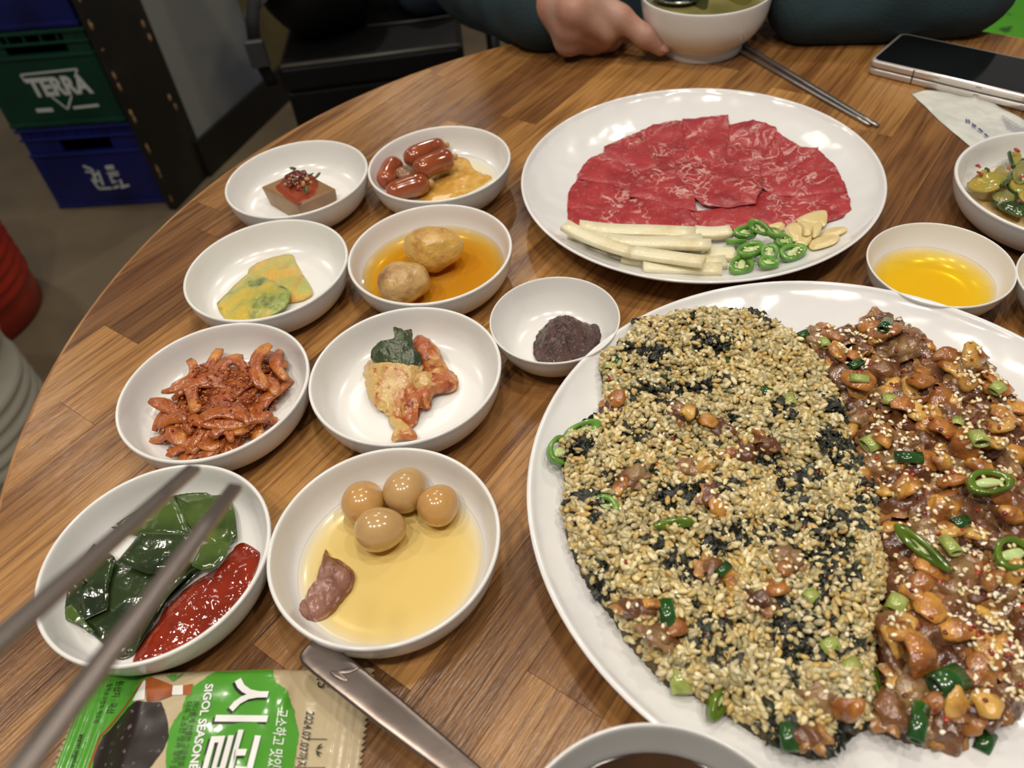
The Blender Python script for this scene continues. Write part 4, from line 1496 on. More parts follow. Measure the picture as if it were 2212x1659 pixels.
MEAT = meat_material()
zM = zoomed(1100, 180, 2.633)
SL = [([(340, 700), (338, 760), (348, 815), (400, 832), (640, 815), (680, 740), (640, 700), (480, 695)], 0.0, 'lowest red beef slice at the corner by the pear sticks'),
      ([(440, 540), (390, 550), (345, 620), (335, 700), (345, 715), (640, 712), (700, 600), (580, 555)], 0.8, 'beef slice with branching white marbling beside the plate rim'),
      ([(395, 525), (420, 480), (470, 430), (535, 402), (690, 470), (760, 500), (700, 600), (560, 558), (400, 542)], 1.6, 'pointed beef slice with short white flecks'),
      ([(545, 372), (640, 330), (745, 290), (790, 360), (850, 470), (760, 505), (690, 475), (545, 402)], 2.3, 'triangular beef slice with a straight cut edge'),
      ([(752, 282), (820, 258), (900, 240), (985, 236), (1005, 330), (1020, 430), (960, 470), (850, 475), (790, 370)], 1.6, 'beef slice with white marbling along one side at the back of the fan'),
      ([(988, 234), (1100, 226), (1235, 222), (1248, 290), (1240, 440), (1130, 480), (1022, 470), (1010, 330)], 2.4, 'squarish beef slice with a fat vein at the top of the fan'),
      ([(1245, 255), (1380, 246), (1450, 260), (1515, 292), (1490, 340), (1430, 490), (1330, 500), (1235, 450)], 1.5, 'beef slice with a forked white fat vein'),
      ([(1515, 305), (1580, 340), (1650, 382), (1745, 400), (1720, 440), (1560, 500), (1420, 520), (1440, 440)], 2.2, 'narrow beef slice with a long diagonal fat line'),
      ([(1740, 405), (1830, 490), (1890, 600), (1902, 640), (1700, 640), (1500, 620), (1420, 560), (1450, 500), (1560, 485)], 1.4, 'broad plain red beef slice on the oil bowl side of the fan'),
      ([(1895, 610), (1912, 680), (1920, 750), (1880, 785), (1780, 800), (1500, 790), (1420, 740), (1400, 660), (1450, 600), (1650, 630)], 0.6, 'wide beef slice under the garlic'),
      ([(620, 800), (640, 690), (740, 620), (880, 640), (1050, 700), (1070, 820), (900, 830), (740, 830)], 1.5, 'curled beef slice lying next to the pear sticks'),
      ([(1040, 720), (1200, 690), (1400, 680), (1520, 710), (1480, 790), (1300, 812), (1060, 822)], 1.0, 'beef slice with short fat flecks below the centre folds'),
      ([(690, 640), (700, 560), (780, 490), (880, 460), (970, 500), (1040, 630), (1060, 720), (900, 690), (780, 650)], 3.2, 'folded beef slice with a raised rounded edge in the middle'),
      ([(950, 470), (1100, 440), (1250, 430), (1420, 500), (1430, 590), (1390, 680), (1250, 700), (1110, 685), (1010, 600)], 3.6, 'overlapping beef slice on top in the centre of the fan')]
for i, (pts, lay, lab) in enumerate(SL):
    oo = np.array(out_px(zM(pts), 0.013))
    cn = np.mean(oo, 0)
    oo = cn + (oo - cn) * 1.05
    tilt = 0.10 if lay > 2 else 0.05
    d = (cn - MPC)
    zf = (lambda lay, cn, i: lambda x, y: TZ + plate_h(np.hypot(x - MPC[0], y - MPC[1]), MPR) + 0.0004 + lay * 0.0011 + 0.0006 * np.sin((x - cn[0]) * 180 + i) * np.cos((y - cn[1]) * 150))(lay, cn, i)
    V, F = patch(oo, zf, 0.0026, n=110, rings=12, pw=10, edge=0.35, jit=0.035, bump=0.0010, bfreq=110, seed=i, smoothed=False)
    solo('beef_slice', V, F, MEAT, lab, 'beef', 'raw beef slices fanned on the plate')

# pear sticks
PEAR = M('pear_flesh', c('e6dfc0'), 0.3, coat=0.25, sss=(0.25, (0.006, 0.005, 0.003)), var=(c('d8cba2'), 60, 3, 0.45, 0.75), bump=(0.15, 300, 2))
PS = [((410, 810), (740, 830), 0.010, 0), ((400, 848), (1060, 850), 0.012, 1), ((1050, 838), (1262, 838), 0.011, 1), ((340, 890), (700, 940), 0.010, 0), ((440, 915), (1100, 890), 0.012, 1),
      ((560, 960), (1145, 945), 0.010, 2), ((320, 915), (700, 1030), 0.010, 2), ((690, 1030), (1100, 1085), 0.010, 2), ((640, 1000), (1235, 1010), 0.012, 0), ((760, 1070), (1210, 1070), 0.011, 0),
      ((1130, 930), (1290, 950), 0.013, 0)]
pl = ('topmost thin', 'long', 'short', 'pale', 'long rough', 'square cut', 'long diagonal', 'front', 'broad', 'lowest', 'end')
for i, (a, b_, w_, lay) in enumerate(PS):
    p0, p1 = P(*zM([a])[0], 0.016), P(*zM([b_])[0], 0.016)
    d = p1 - p0
    L_ = np.linalg.norm(d)
    sd = np.array([-d[1], d[0], 0]) / L_
    path = []
    for t in np.linspace(0, 1, 9):
        q = p0 + d * t + sd * 0.0025 * math.sin(math.pi * t) * (1 if i % 2 else -1)
        r_ = np.hypot(*(q[:2] - MPC))
        q[2] = TZ + float(plate_h(r_ + 0.003, MPR)) + 0.0028 + lay * 0.0042
        path.append(q)
    V, F = sweep(path, rrect(w_ * 1.15, 0.0050, 0.0008))
    solo('pear_stick', V, F, PEAR, f'{pl[i]} cream coloured pear stick in the row below the beef', 'pear', 'pear sticks on the beef plate')

# green chilli rings
CHG = M('green_chilli_skin', c('6a9c40'), 0.18, coat=0.5, var=(c('4a7e2a'), 60, 2, 0.4, 0.7))
CHI = M('pale_chilli_core', c('b9cf8a'), 0.3, coat=0.3, var=(c('d8dca8'), 120, 2, 0.45, 0.7))
CHS = M('chilli_seed', c('dccf98'), 0.4)


def chilli_ring(cen, a, b_, hgt, rot, tilt, label, group, thick=0.0024, gm=CHG, seeds=5, sd=0):
    """sliced chilli ring: wall, pale core and seeds"""
    rr = random.Random(sd)
    t = thing('chilli_ring', cen, label, 'chilli', group)
    n = 28
    R = rotm(tilt[0], tilt[1], 0)
    Rz = rotm(0, 0, rot)
    V = []
    for (s, z) in ((1, -0.5), (1.0, 0.4), (0.96, 0.5), (1 - thick / b_, 0.5), (1 - thick / b_ * 1.2, -0.5)):
        for i in range(n):
            an = 2 * math.pi * i / n
            w = 1 + 0.05 * math.sin(3 * an + sd)
            V.append((a * s * w * math.cos(an), b_ * s * w * math.sin(an), z * hgt))
    F = []
    for k in range(5):
        for i in range(n):
            j = (i + 1) % n
            k2 = (k + 1) % 5
            F.append((k * n + i, k * n + j, k2 * n + j, k2 * n + i))
    tf = lambda q: (np.asarray(q) @ R.T) @ Rz.T + np.array(cen)
    part('wall', tf(V), F, gm, t)
    V, F = blob((0, 0, -hgt * 0.1), (a * 0.66, b_ * 0.36, hgt * 0.38), (0, 0, rr.uniform(-0.4, 0.4)), a * 0.12, 300, sd, 14, 8)
    part('core', tf(V), F, CHI, t)
    for k in range(seeds):
        an = rr.uniform(0, 6.28)
        V, F = blob((a * 0.6 * math.cos(an), b_ * 0.5 * math.sin(an), hgt * 0.15), (0.0013, 0.0011, 0.0005), (0, 0, an), nu=10, nv=6)
        part('seed', tf(V), F, CHS, t)
    return t


for i, (a, b_, rx, ry, rot, tl, lay) in enumerate(((1320, 1040, 0.0125, 0.0085, 0.9, (0.1, 0.1), 0.002), (1375, 930, 0.0125, 0.0090, 0.7, (-0.2, 0.1), 0.0075), (1610, 975, 0.0115, 0.0075, 0.35, (0.15, 0), 0.003),
                                                   (1470, 1040, 0.0085, 0.0065, 0.2, (0.1, 0.2), 0.002), (1480, 970, 0.0085, 0.0065, 1.2, (0, -0.3), 0.006), (1350, 820, 0.0100, 0.0065, 0.1, (0.2, 0.1), 0.008),
                                                   (1300, 875, 0.0085, 0.0055, 0.0, (-0.6, 0.1), 0.004), (1515, 835, 0.0090, 0.0065, 0.9, (0.3, 0.4), 0.010), (1430, 795, 0.0110, 0.0050, -0.9, (1.1, 0.1), 0.014), (1560, 885, 0.0080, 0.0060, 0.4, (0.5, 0.2), 0.006))):
    q = P(*zM([(a, b_)])[0], 0.016 + lay)
    r_ = np.hypot(*(q[:2] - MPC))
    q[2] = TZ + float(plate_h(r_, MPR)) + 0.003 + lay
    lab = ('big oval', 'upright overlapping', 'flat single', 'small low', 'half hidden', 'open', 'folded', 'tilted dark', 'topmost standing', 'back tilted')[i]
    chilli_ring(q, rx, ry, 0.0042, rot, tl, f'{lab} green chilli ring in the heap beside the pear sticks', 'green chilli rings on the beef plate', sd=i)

# garlic slices
GAR = M('raw_garlic', c('dcc994'), 0.28, coat=0.3, sss=(0.2, (0.005, 0.004, 0.002)), var=(c('cdb679'), 70, 2, 0.45, 0.75))
for i, (pts, lay, lab) in enumerate((([(1450, 785), (1560, 755), (1570, 790), (1500, 800)], 1, 'thin slanted garlic slice touching the chilli rings'),
                                     ([(1640, 740), (1700, 708), (1800, 698), (1812, 760), (1790, 800), (1700, 780)], 1, 'largest garlic slice resting on the beef'),
                                     ([(1575, 790), (1620, 755), (1670, 780), (1675, 840), (1640, 880), (1600, 860)], 2, 'upright oval garlic slice leaning on another'),
                                     ([(1640, 765), (1690, 765), (1725, 800), (1715, 850), (1680, 850), (1672, 800)], 3, 'curved garlic slice overlapping the oval slice'),
                                     ([(1725, 800), (1765, 772), (1782, 800), (1765, 850), (1730, 870)], 2, 'narrow garlic slice in the middle of the pile'),
                                     ([(1770, 850), (1820, 825), (1905, 845), (1910, 868), (1850, 888), (1790, 880)], 0, 'garlic slice lying flat at the far end'),
                                     ([(1620, 900), (1690, 840), (1728, 840), (1720, 880), (1680, 930), (1640, 920)], 1, 'triangular garlic slice in front of the pile'),
                                     ([(1705, 900), (1740, 870), (1850, 880), (1870, 905), (1840, 945), (1740, 958), (1710, 940)], 0, 'broad garlic slice lying in front'),
                                     ([(1565, 850), (1600, 840), (1610, 900), (1570, 920), (1550, 880)], 0, 'small garlic piece half under the chilli rings'))):
    oo = out_px(zM(pts), 0.018 + lay * 0.002)
    V, F = patch(oo, lambda x, y: TZ + plate_h(np.hypot(x - MPC[0], y - MPC[1]), MPR) + 0.0012 + lay * 0.0024, 0.0038, n=40, rings=7, pw=7, edge=0.3)
    solo('garlic_slice', V, F, GAR, lab, 'garlic', 'garlic slices on the beef plate')

# ------------------------------------------------------------------ rice and clams on the big plate
HB = 0.020
rice_px = [(1292, 800), (1340, 765), (1372, 730), (1430, 715), (1480, 700), (1560, 688), (1640, 690), (1690, 715), (1745, 745), (1790, 790), (1825, 870), (1850, 960), (1895, 1060), (1918, 1150), (1925, 1250), (1900, 1340),
           (1895, 1450), (1885, 1560), (1830, 1590), (1795, 1640), (1740, 1635), (1660, 1600), (1590, 1560), (1500, 1500), (1440, 1485), (1385, 1425), (1350, 1385), (1325, 1335), (1262, 1255), (1235, 1195), (1215, 1130), (1222, 1050), (1205, 985), (1240, 950), (1300, 900), (1305, 850)]
clam_px = [(1690, 715), (1760, 712), (1850, 708), (1930, 706), (1995, 718), (2005, 770), (2080, 785), (2140, 795), (2165, 850), (2212, 880)]
clam_px2 = [(2212, 1545), (2150, 1570), (2095, 1585), (2045, 1615), (1985, 1598), (1915, 1575), (1880, 1545), (1893, 1450), (1898, 1340), (1920, 1250), (1914, 1150), (1890, 1060), (1845, 960), (1820, 870), (1786, 790), (1740, 745)]
rice = out_px(rice_px, HB)
off = [tuple(BPC + np.array([math.cos(a), math.sin(a)]) * 0.128) for a in (0.32, 0.1, -0.2, -0.5, -0.75)]
clam = out_px(clam_px, HB) + off + out_px(clam_px2, HB)


def mound_z(X, poly, hgt, seed):
    X = np.asarray(X)
    d = poly_dist(poly, X)
    ins = inside(poly, X)
    base = plate_h(np.hypot(X[:, 0] - BPC[0], X[:, 1] - BPC[1]), BPR)
    nn = vnoise(np.c_[X[:, :2], np.zeros(len(X))], 48, seed, 3)
    n2 = vnoise(np.c_[X[:, :2], np.zeros(len(X))], 140, seed + 5, 2)
    z = hgt * (1 - np.exp(-d / 0.005)) + (0.0090 * nn + 0.0045 * n2) * (1 - np.exp(-d / 0.006))
    return TZ + base + np.where(ins, np.maximum(z, 0.0008), -0.003)


def mound(name, poly, hgt, seed, mat, label, cat):
    q = np.array(poly)
    st_ = 0.0022
    xs = np.arange(q[:, 0].min() - st_, q[:, 0].max() + 2 * st_, st_)
    ys = np.arange(q[:, 1].min() - st_, q[:, 1].max() + 2 * st_, st_)
    X, Y = np.meshgrid(xs, ys, indexing='ij')
    pts = np.c_[X.ravel(), Y.ravel()]
    z = mound_z(pts, poly, hgt, seed)
    V = np.c_[pts, z]
    ins = inside(poly, pts).reshape(X.shape)
    idx = np.arange(len(pts)).reshape(X.shape)
    cell = ins[:-1, :-1] | ins[1:, :-1] | ins[:-1, 1:] | ins[1:, 1:]
    Q = np.stack([idx[:-1, :-1][cell], idx[1:, :-1][cell], idx[1:, 1:][cell], idx[:-1, 1:][cell]], 1)
    used = np.unique(Q)
    mp = -np.ones(len(pts), int)
    mp[used] = np.arange(len(used))
    V, Q = V[used], mp[Q]
    org = V.mean(0)
    org[2] = V[:, 2].min()
    o = link(name, fast_mesh(name, V - org, Q, mat), org)
    return set_tags(o, label, cat, None, 'stuff')


RICE_GAP_SHADE = M('rice_mash_gap_shade', c('5a4c28'), 0.4, var=(c('2c2814'), 120, 3, 0.4, 0.6), bump=(0.8, 300, 3))  # mash colour darkened so the gaps between grains look shaded
CLAMS = M('clam_sauce', c('5f351c'), 0.16, coat=0.6, var=(c('7d4a26'), 60, 4, 0.42, 0.65), var2=(c('3a180c'), 90, 3, 0.55, 0.72), bump=(0.8, 170, 4))
mound('rice_bed', rice, 0.0155, 1, RICE_GAP_SHADE, 'sticky mash of seasoned rice under the loose grains', 'rice')
mound('clam_sauce', clam, 0.0095, 2, CLAMS, 'glossy red brown sauce under the clams', 'sauce')

RS = np.random.RandomState(17)
ra = np.array(rice)


def sample(poly, n, seed, margin=0.0):
    r = np.random.RandomState(seed)
    q = np.array(poly)
    out = np.zeros((0, 2))
    while len(out) < n:
        p_ = np.stack([r.uniform(q[:, 0].min(), q[:, 0].max(), n), r.uniform(q[:, 1].min(), q[:, 1].max(), n)], 1)
        p_ = p_[inside(poly, p_)]
        if margin:
            p_ = p_[poly_dist(poly, p_) > margin]
        out = np.vstack([out, p_])
    return out[:n]


def gim_mask(X):
    return vnoise(np.c_[X, np.zeros(len(X))], 62, 77, 2)


# rice grains: one heap nobody could count
def grains(name, X, Z, ln, wd, mat, label, cat, cols, seed, nu=6, nv=6, tiltsd=0.5, pear=0.0, colfn=None):
    r = np.random.RandomState(seed)
    sv, sf = uvsphere(nu, nv)
    sv = sv[:, [2, 0, 1]]
    sv[:, 1:] = np.sign(sv[:, 1:]) * np.abs(sv[:, 1:]) ** 0.8
    sv[:, 1:] *= np.minimum(1.0, 1.25 * (1 - np.abs(sv[:, :1]) ** 3.0) + 0.12)
    tri = []
    for f in sf:
        tri += [f] if len(f) == 3 else [(f[0], f[1], f[2]), (f[0], f[2], f[3])]
    tri = np.array(tri)
    n = len(X)
    l_ = ln * (0.8 + 0.4 * r.rand(n)) / 2
    w_ = wd * (0.85 + 0.3 * r.rand(n)) / 2
    taper = 1 - pear * sv[:, 0]
    az = r.rand(n) * 2 * np.pi
    tl = r.randn(n) * tiltsd
    x = sv[None, :, 0] * l_[:, None]
    bend = (r.rand(n) - 0.5) * 0.5
    y = sv[None, :, 1] * w_[:, None] * taper + bend[:, None] * (sv[None, :, 0] ** 2) * w_[:, None]
    z = sv[None, :, 2] * w_[:, None] * 0.85 * taper
    ct, s_ = np.cos(tl)[:, None], np.sin(tl)[:, None]
    x, z = x * ct - z * s_, x * s_ + z * ct
    ca, sa = np.cos(az)[:, None], np.sin(az)[:, None]
    x, y = x * ca - y * sa, x * sa + y * ca
    V = np.stack([x + X[:, 0][:, None], y + X[:, 1][:, None], z + Z[:, None]], -1).reshape(-1, 3)
    T = (tri[None] + (np.arange(n) * len(sv))[:, None, None]).reshape(-1, 3)
    cols = np.array(cols)
    ci = cols[r.randint(len(cols), size=n)] * (0.85 + 0.3 * r.rand(n))[:, None]
    if colfn is not None:
        ci = ci * colfn(X)
    org = V.mean(0)
    org[2] = V[:, 2].min()
    o = link(name, fast_mesh(name, V - org, T, mat, np.repeat(ci, len(sv), 0)), org)
    return set_tags(o, label, cat, None, 'stuff')


RICEG = M('oily_rice_grain', (0.6, 0.5, 0.3, 1), 0.26, vcol=True, coat=0.2, sss=(0.12, (0.003, 0.002, 0.001)))
X = sample(rice, 12500, 5, 0.0008)
gm = gim_mask(X)
X = X[(gm < 0.22) | (RS.rand(len(X)) < 0.35)]
Z = mound_z(X, rice, 0.0155, 1) + 0.0006 + 0.0050 * RS.rand(len(X)) ** 1.1


def ricecol(Xq):
    k = vnoise(np.c_[Xq, np.zeros(len(Xq))], 40, 91, 2)[:, None]
    return 1 + k * np.array([[0.14, 0.09, -0.04]])


grains('rice_grains', X, Z, 0.0061, 0.0032, RICEG, 'oily fried rice grains mixed with dark seaweed on the plate', 'rice',
       lin('c6ae74', 'b6a26a', 'd8c896', 'aea27c', 'c0a260', 'e0d2a8', 'a0966c', 'ccbc8e'), 4, nu=7, nv=6, colfn=ricecol)

# dark seaweed flakes
def flakes(name, X, Z, size, mat, label, seed):
    r = np.random.RandomState(seed)
    V, T, n = [], [], 0
    k = 5
    gx, gy = np.meshgrid(np.linspace(-1, 1, k), np.linspace(-1, 1, k), indexing='ij')
    quads = [(i * k + j, (i + 1) * k + j, (i + 1) * k + j + 1, i * k + j + 1) for i in range(k - 1) for j in range(k - 1)]
    for q in range(len(X)):
        s1, s2 = size * r.uniform(0.5, 1.3), size * r.uniform(0.3, 0.8)
        a = r.rand() * 6.28
        x = gx.ravel() * s1 + r.randn(k * k) * 0.12 * size
        y = gy.ravel() * s2 + r.randn(k * k) * 0.12 * size
        z = r.randn(k * k) * 0.22 * size + 0.4 * size * np.sin(gx.ravel() * r.uniform(1, 3) + r.rand() * 6)
        V.append(np.stack([x * math.cos(a) - y * math.sin(a) + X[q, 0], x * math.sin(a) + y * math.cos(a) + X[q, 1], z + Z[q]], 1))
        T += [(a_ + n, b_ + n, c_ + n, d_ + n) for a_, b_, c_, d_ in quads]
        n += k * k
    V = np.vstack(V)
    org = V.mean(0)
    org[2] = V[:, 2].min()
    return set_tags(link(name, fast_mesh(name, V - org, np.array(T), mat), org), label, 'seaweed', None, 'stuff')


GIM = M('dark_seaweed', c('17180f'), 0.5, coat=0.08, var=(c('262c16'), 90, 3, 0.45, 0.7))
X = sample(rice, 5200, 8, 0.001)
gm = gim_mask(X)
X = X[(gm > 0.12)][:1500]
flakes('seaweed_flakes', X, mound_z(X, rice, 0.0155, 1) + 0.0012 + 0.0030 * RS.rand(len(X)), 0.0040, GIM, 'black green seaweed flakes mixed through the rice', 6)
X = sample(rice, 1700, 14, 0.002)
flakes('seaweed_crumbs', X, mound_z(X, rice, 0.0155, 1) + 0.0020 + 0.0026 * RS.rand(len(X)), 0.0015, GIM, 'fine black green seaweed crumbs dusted through the rice', 16)
cl = P(1812, 965, 0.03)[:2]
X = cl + RS.randn(150, 2) * np.array([0.0055, 0.0062])
flakes('seaweed_clump', X, mound_z(X, rice, 0.0155, 1).clip(TZ + 0.018) + 0.003 + 0.004 * RS.rand(len(X)), 0.0030, GIM, 'dense black seaweed clump on the border between rice and clams', 7)

# clams
def clam_mesh(seed):
    """shelled clam: soft body, curved orange foot and a ruffled mantle"""
    r = np.random.RandomState(seed)
    col = lambda x: np.array(c(x)[:3])
    VV, FF, CC, n = [], [], [], 0

    def put(V, F, C):
        nonlocal n
        VV.append(V)
        CC.append(C)
        FF.extend(tuple(i + n for i in f) for f in F)
        n += len(V)
    # body
    V, F = uvsphere(22, 14)
    N0 = V.copy()
    V = V * np.array([r.uniform(0.0085, 0.0105), r.uniform(0.0068, 0.0085), r.uniform(0.0040, 0.0052)])
    V += N0 * (0.0046 * vnoise(V, 240, seed, 3))[:, None]
    k = np.clip(0.45 + 1.3 * vnoise(V, 140, seed + 2, 2), 0, 1)[:, None]
    cb = col(('74472a', '643a1e', '855a36', '745238')[seed % 4])
    put(V, F, cb * (1 - k) + col(('4e2c1c', '94764e', '5e3c26')[seed % 3]) * k)
    # foot: a bent flattened tongue
    ts = np.linspace(0, 1, 9)
    bend = r.uniform(-1.6, 1.6)
    ln = r.uniform(0.011, 0.016)
    path = [(0.003 + ln * t * math.cos(bend * t * 0.7), ln * t * math.sin(bend * t * 0.7) * 0.8, 0.0025 + 0.0035 * math.sin(2.6 * t)) for t in ts]
    wd = r.uniform(0.0040, 0.0068)
    sc = np.stack([wd * np.array([0.5, 0.8, 1.0, 1.1, 1.1, 1.0, 0.85, 0.6, 0.25]), 0.0024 * np.array([0.8, 1, 1.2, 0.9, 1.1, 0.8, 0.9, 0.6, 0.3])], 1)
    V, F = sweep(path, circ(1.0, 12), sc)
    V = V + 0.0016 * np.stack([vnoise(V, 260, seed + 5, 2), vnoise(V, 260, seed + 6, 2), vnoise(V, 260, seed + 7, 2)], 1)
    k = np.clip(0.5 + 1.4 * vnoise(V, 190, seed + 8, 2), 0, 1)[:, None]
    co = col(('cf9644', 'b97a34', 'd2a552', 'a06a34')[(seed * 3) % 4])
    put(V, F, co * (1 - k) + col('8a4e22') * k)
    # mantle: a ruffled sheet around the back of the body
    m = 26
    an = np.linspace(1.0, 5.3, m)
    rows = []
    for q, (rr, zz) in enumerate(((0.0055, 0.0), (0.0084, 0.0006), (0.0104, -0.0004), (0.0110, -0.0016))):
        ruf = 1 + 0.16 * (q / 3) * np.sin(an * 8 + seed) + 0.1 * np.sin(an * 3 + seed * 2)
        rows.append(np.stack([rr * 1.15 * ruf * np.cos(an), rr * 0.9 * ruf * np.sin(an), zz + 0.0016 * (q / 3) * np.sin(an * 7 + seed * 1.7)], 1))
    V = np.vstack(rows)
    F = [(q * m + i, q * m + i + 1, (q + 1) * m + i + 1, (q + 1) * m + i) for q in range(3) for i in range(m - 1)]
    k = np.clip(0.4 + 1.5 * vnoise(V, 170, seed + 9, 2), 0, 1)[:, None]
    put(V, F, col(('a87642', '9c7a50', 'b08044')[seed % 3]) * (1 - k) + col('6a4830') * k)
    return make_mesh('clam', np.vstack(VV), FF, CLAMM, True, np.vstack(CC))


CLAMM = M('sauced_clam', (0.4, 0.2, 0.1, 1), 0.16, vcol=True, coat=0.7, bump=(0.5, 260, 3), sss=(0.06, (0.003, 0.002, 0.001)))
cms = [clam_mesh(i) for i in range(16)]
X = sample(clam, 2600, 12, 0.006)
kept = []
for q in X:
    if all(np.hypot(*(q - k)) > 0.0098 for k in kept):
        kept.append(q)
    if len(kept) >= 170:
        break
kept = np.array(kept)
Z = mound_z(kept, clam, 0.0095, 2)
crd = random.Random(31)
for i, (q, z) in enumerate(zip(kept, Z)):
    o = link('clam', cms[i % 16], (q[0], q[1], z + crd.uniform(0.0005, 0.0035)))
    o.rotation_euler = (crd.gauss(0, 0.35), crd.gauss(0, 0.32), crd.uniform(0, 6.28))
    s = crd.uniform(0.9, 1.45)
    o.scale = (s, s, s)
    tone = ('dark brown', 'reddish brown', 'orange brown', 'greyish brown')[(i % 16) % 4]
    size = 'large' if s > 1.25 else ('small' if s < 1.05 else 'plump')
    set_tags(o, f'{size} {tone} shelled clam coated in glossy sauce on the clam side of the heap', 'clam', 'sauced clams on the big plate')
# clams mixed into the rice
for i, (a, b_) in enumerate(((1557, 930), (1600, 975), (1490, 1015), (1320, 890), (1365, 1040), (1655, 965), (1545, 1240), (1640, 1300), (1370, 1330), (1425, 1390), (1735, 1590), (1770, 1545), (1540, 1085), (1700, 1215), (1470, 910))):
    q = P(a, b_, 0.026)[:2]
    z = mound_z(q[None], rice, 0.0155, 1)[0]
    o = link('clam', cms[(i * 5) % 16], (q[0], q[1], z + 0.004))
    o.rotation_euler = (crd.gauss(0, 0.4), crd.gauss(0, 0.3), crd.uniform(0, 6.28))
    o.scale = (0.95, 0.95, 0.95)
    set_tags(o, 'pale orange clam half buried in the seaweed rice', 'clam', 'clams buried in the rice')

# top surface of the clams, so that seeds and greens rest on them
from mathutils.bvhtree import BVHTree
bpy.context.view_layer.update()
bv, bp_, bn = [], [], 0
for o in [q for q in COL.objects if q.name.split('.')[0] == 'clam']:
    mw = o.matrix_world
    bv += [mw @ v.co for v in o.data.vertices]
    bp_ += [tuple(i + bn for i in f.vertices) for f in o.data.polygons]
    bn += len(o.data.vertices)
BVH = BVHTree.FromPolygons(bv, bp_)


def top_z(X, Z):
    out = np.array(Z, float)
    for i, q in enumerate(X):
        hit = BVH.ray_cast(Vector((q[0], q[1], TZ + 0.1)), Vector((0, 0, -1)))
        if hit[0] is not None:
            out[i] = max(out[i], hit[0].z)
    return out


# sesame seeds and chilli flakes
SES = lin('efe4c4', 'e6d6ac', 'f4ecd4', 'dfcb9a')
Xa, Xb = sample(rice, 380, 21, 0.004), sample(clam, 1150, 22, 0.003)
den = lambda Xq, s: vnoise(np.c_[Xq, np.zeros(len(Xq))], 30, s, 2)
ctr = P(1900, 1000, 0.02)[:2]
Xa = Xa[(den(Xa, 5) > -0.25)]
Xa = np.vstack([Xa, sample(out_px([(1550, 1000), (1850, 980), (1920, 1150), (1920, 1350), (1700, 1280), (1500, 1120)], 0.02), 260, 23)])
Za = mound_z(Xa, rice, 0.0155, 1) + 0.0040
Xb = Xb[den(Xb, 6) > -0.2]
Zb = top_z(Xb, mound_z(Xb, clam, 0.0095, 2)) + 0.0008
Za = top_z(Xa, Za)
grains('sesame_seeds', np.vstack([Xa, Xb]), np.r_[Za, Zb], 0.0034, 0.0020, VC_SEED, 'pale sesame seeds sprinkled over the rice and clams', 'sesame', SES, 9, nu=7, nv=5, tiltsd=0.3, pear=0.35)
Xc = np.vstack([sample(rice, 110, 31, 0.003), sample(clam, 150, 32, 0.004)])
Zc = np.r_[mound_z(Xc[:110], rice, 0.0155, 1) + 0.0036, top_z(Xc[110:], mound_z(Xc[110:], clam, 0.0095, 2)) + 0.0004]
scatter_bits('chilli_flakes', np.c_[Xc, Zc], 0.0014, VC_GLOSS, 'dark red chilli flakes scattered over the rice and clams', 8, lin('8c1f14', '6f140e', 'a8321c'), 0.4)

# spring onion pieces
SOD = M('dark_spring_onion', c('1a3c1a'), 0.18, coat=0.5, var=(c('2f6a22'), 90, 2, 0.4, 0.7))
SOL = M('light_spring_onion', c('8a9a44'), 0.2, coat=0.5, var=(c('c2c880'), 80, 2, 0.4, 0.7))
ON = [((1655, 850), 0.2, 1, 0.0055, 0.012), ((1705, 865), 1.2, 0, 0.0045, 0.010), ((1830, 860), 1.3, 1, 0.0055, 0.014), ((1850, 780), 0.2, 1, 0.0035, 0.011), ((1785, 735), 1.2, 0, 0.0040, 0.008), ((1735, 718), 0.1, 1, 0.0035, 0.008),
      ((1905, 725), 0.7, 1, 0.0042, 0.018), ((1920, 868), -0.5, 0, 0.0045, 0.010), ((1850, 835), -0.5, 0, 0.0038, 0.012), ((2070, 910), 0.8, 0, 0.0042, 0.009), ((2098, 978), 1.2, 0, 0.0058, 0.010), ((2148, 850), 0.3, 0, 0.0048, 0.008),
      ((1885, 950), 0.1, 0, 0.0065, 0.011), ((1960, 995), -0.4, 1, 0.0045, 0.016), ((1942, 1295), 0.6, 0, 0.0055, 0.010), ((2045, 1475), 0.1, 1, 0.0075, 0.018), ((2070, 1135), 0.1, 1, 0.0040, 0.010), ((2050, 1185), 1.4, 0, 0.0045, 0.013),
      ((1470, 1465), 1.3, 0, 0.0060, 0.015), ((1440, 1340), 1.3, 1, 0.0045, 0.016), ((1790, 1395), 0.1, 0, 0.0045, 0.010), ((1750, 1290), 0.2, 0, 0.0042, 0.008), ((1700, 1600), 1.2, 1, 0.0045, 0.013), ((1985, 1560), 0.8, 1, 0.0045, 0.020),
      ((2150, 1580), 0.6, 1, 0.0045, 0.012), ((1335, 800), 1.3, 1, 0.0042, 0.010), ((1318, 805), 0.9, 0, 0.0042, 0.008), ((1840, 1435), 0.2, 0, 0.0042, 0.009), ((1575, 775), 1.2, 1, 0.0028, 0.012), ((1560, 1240), 0.4, 1, 0.003, 0.01)]
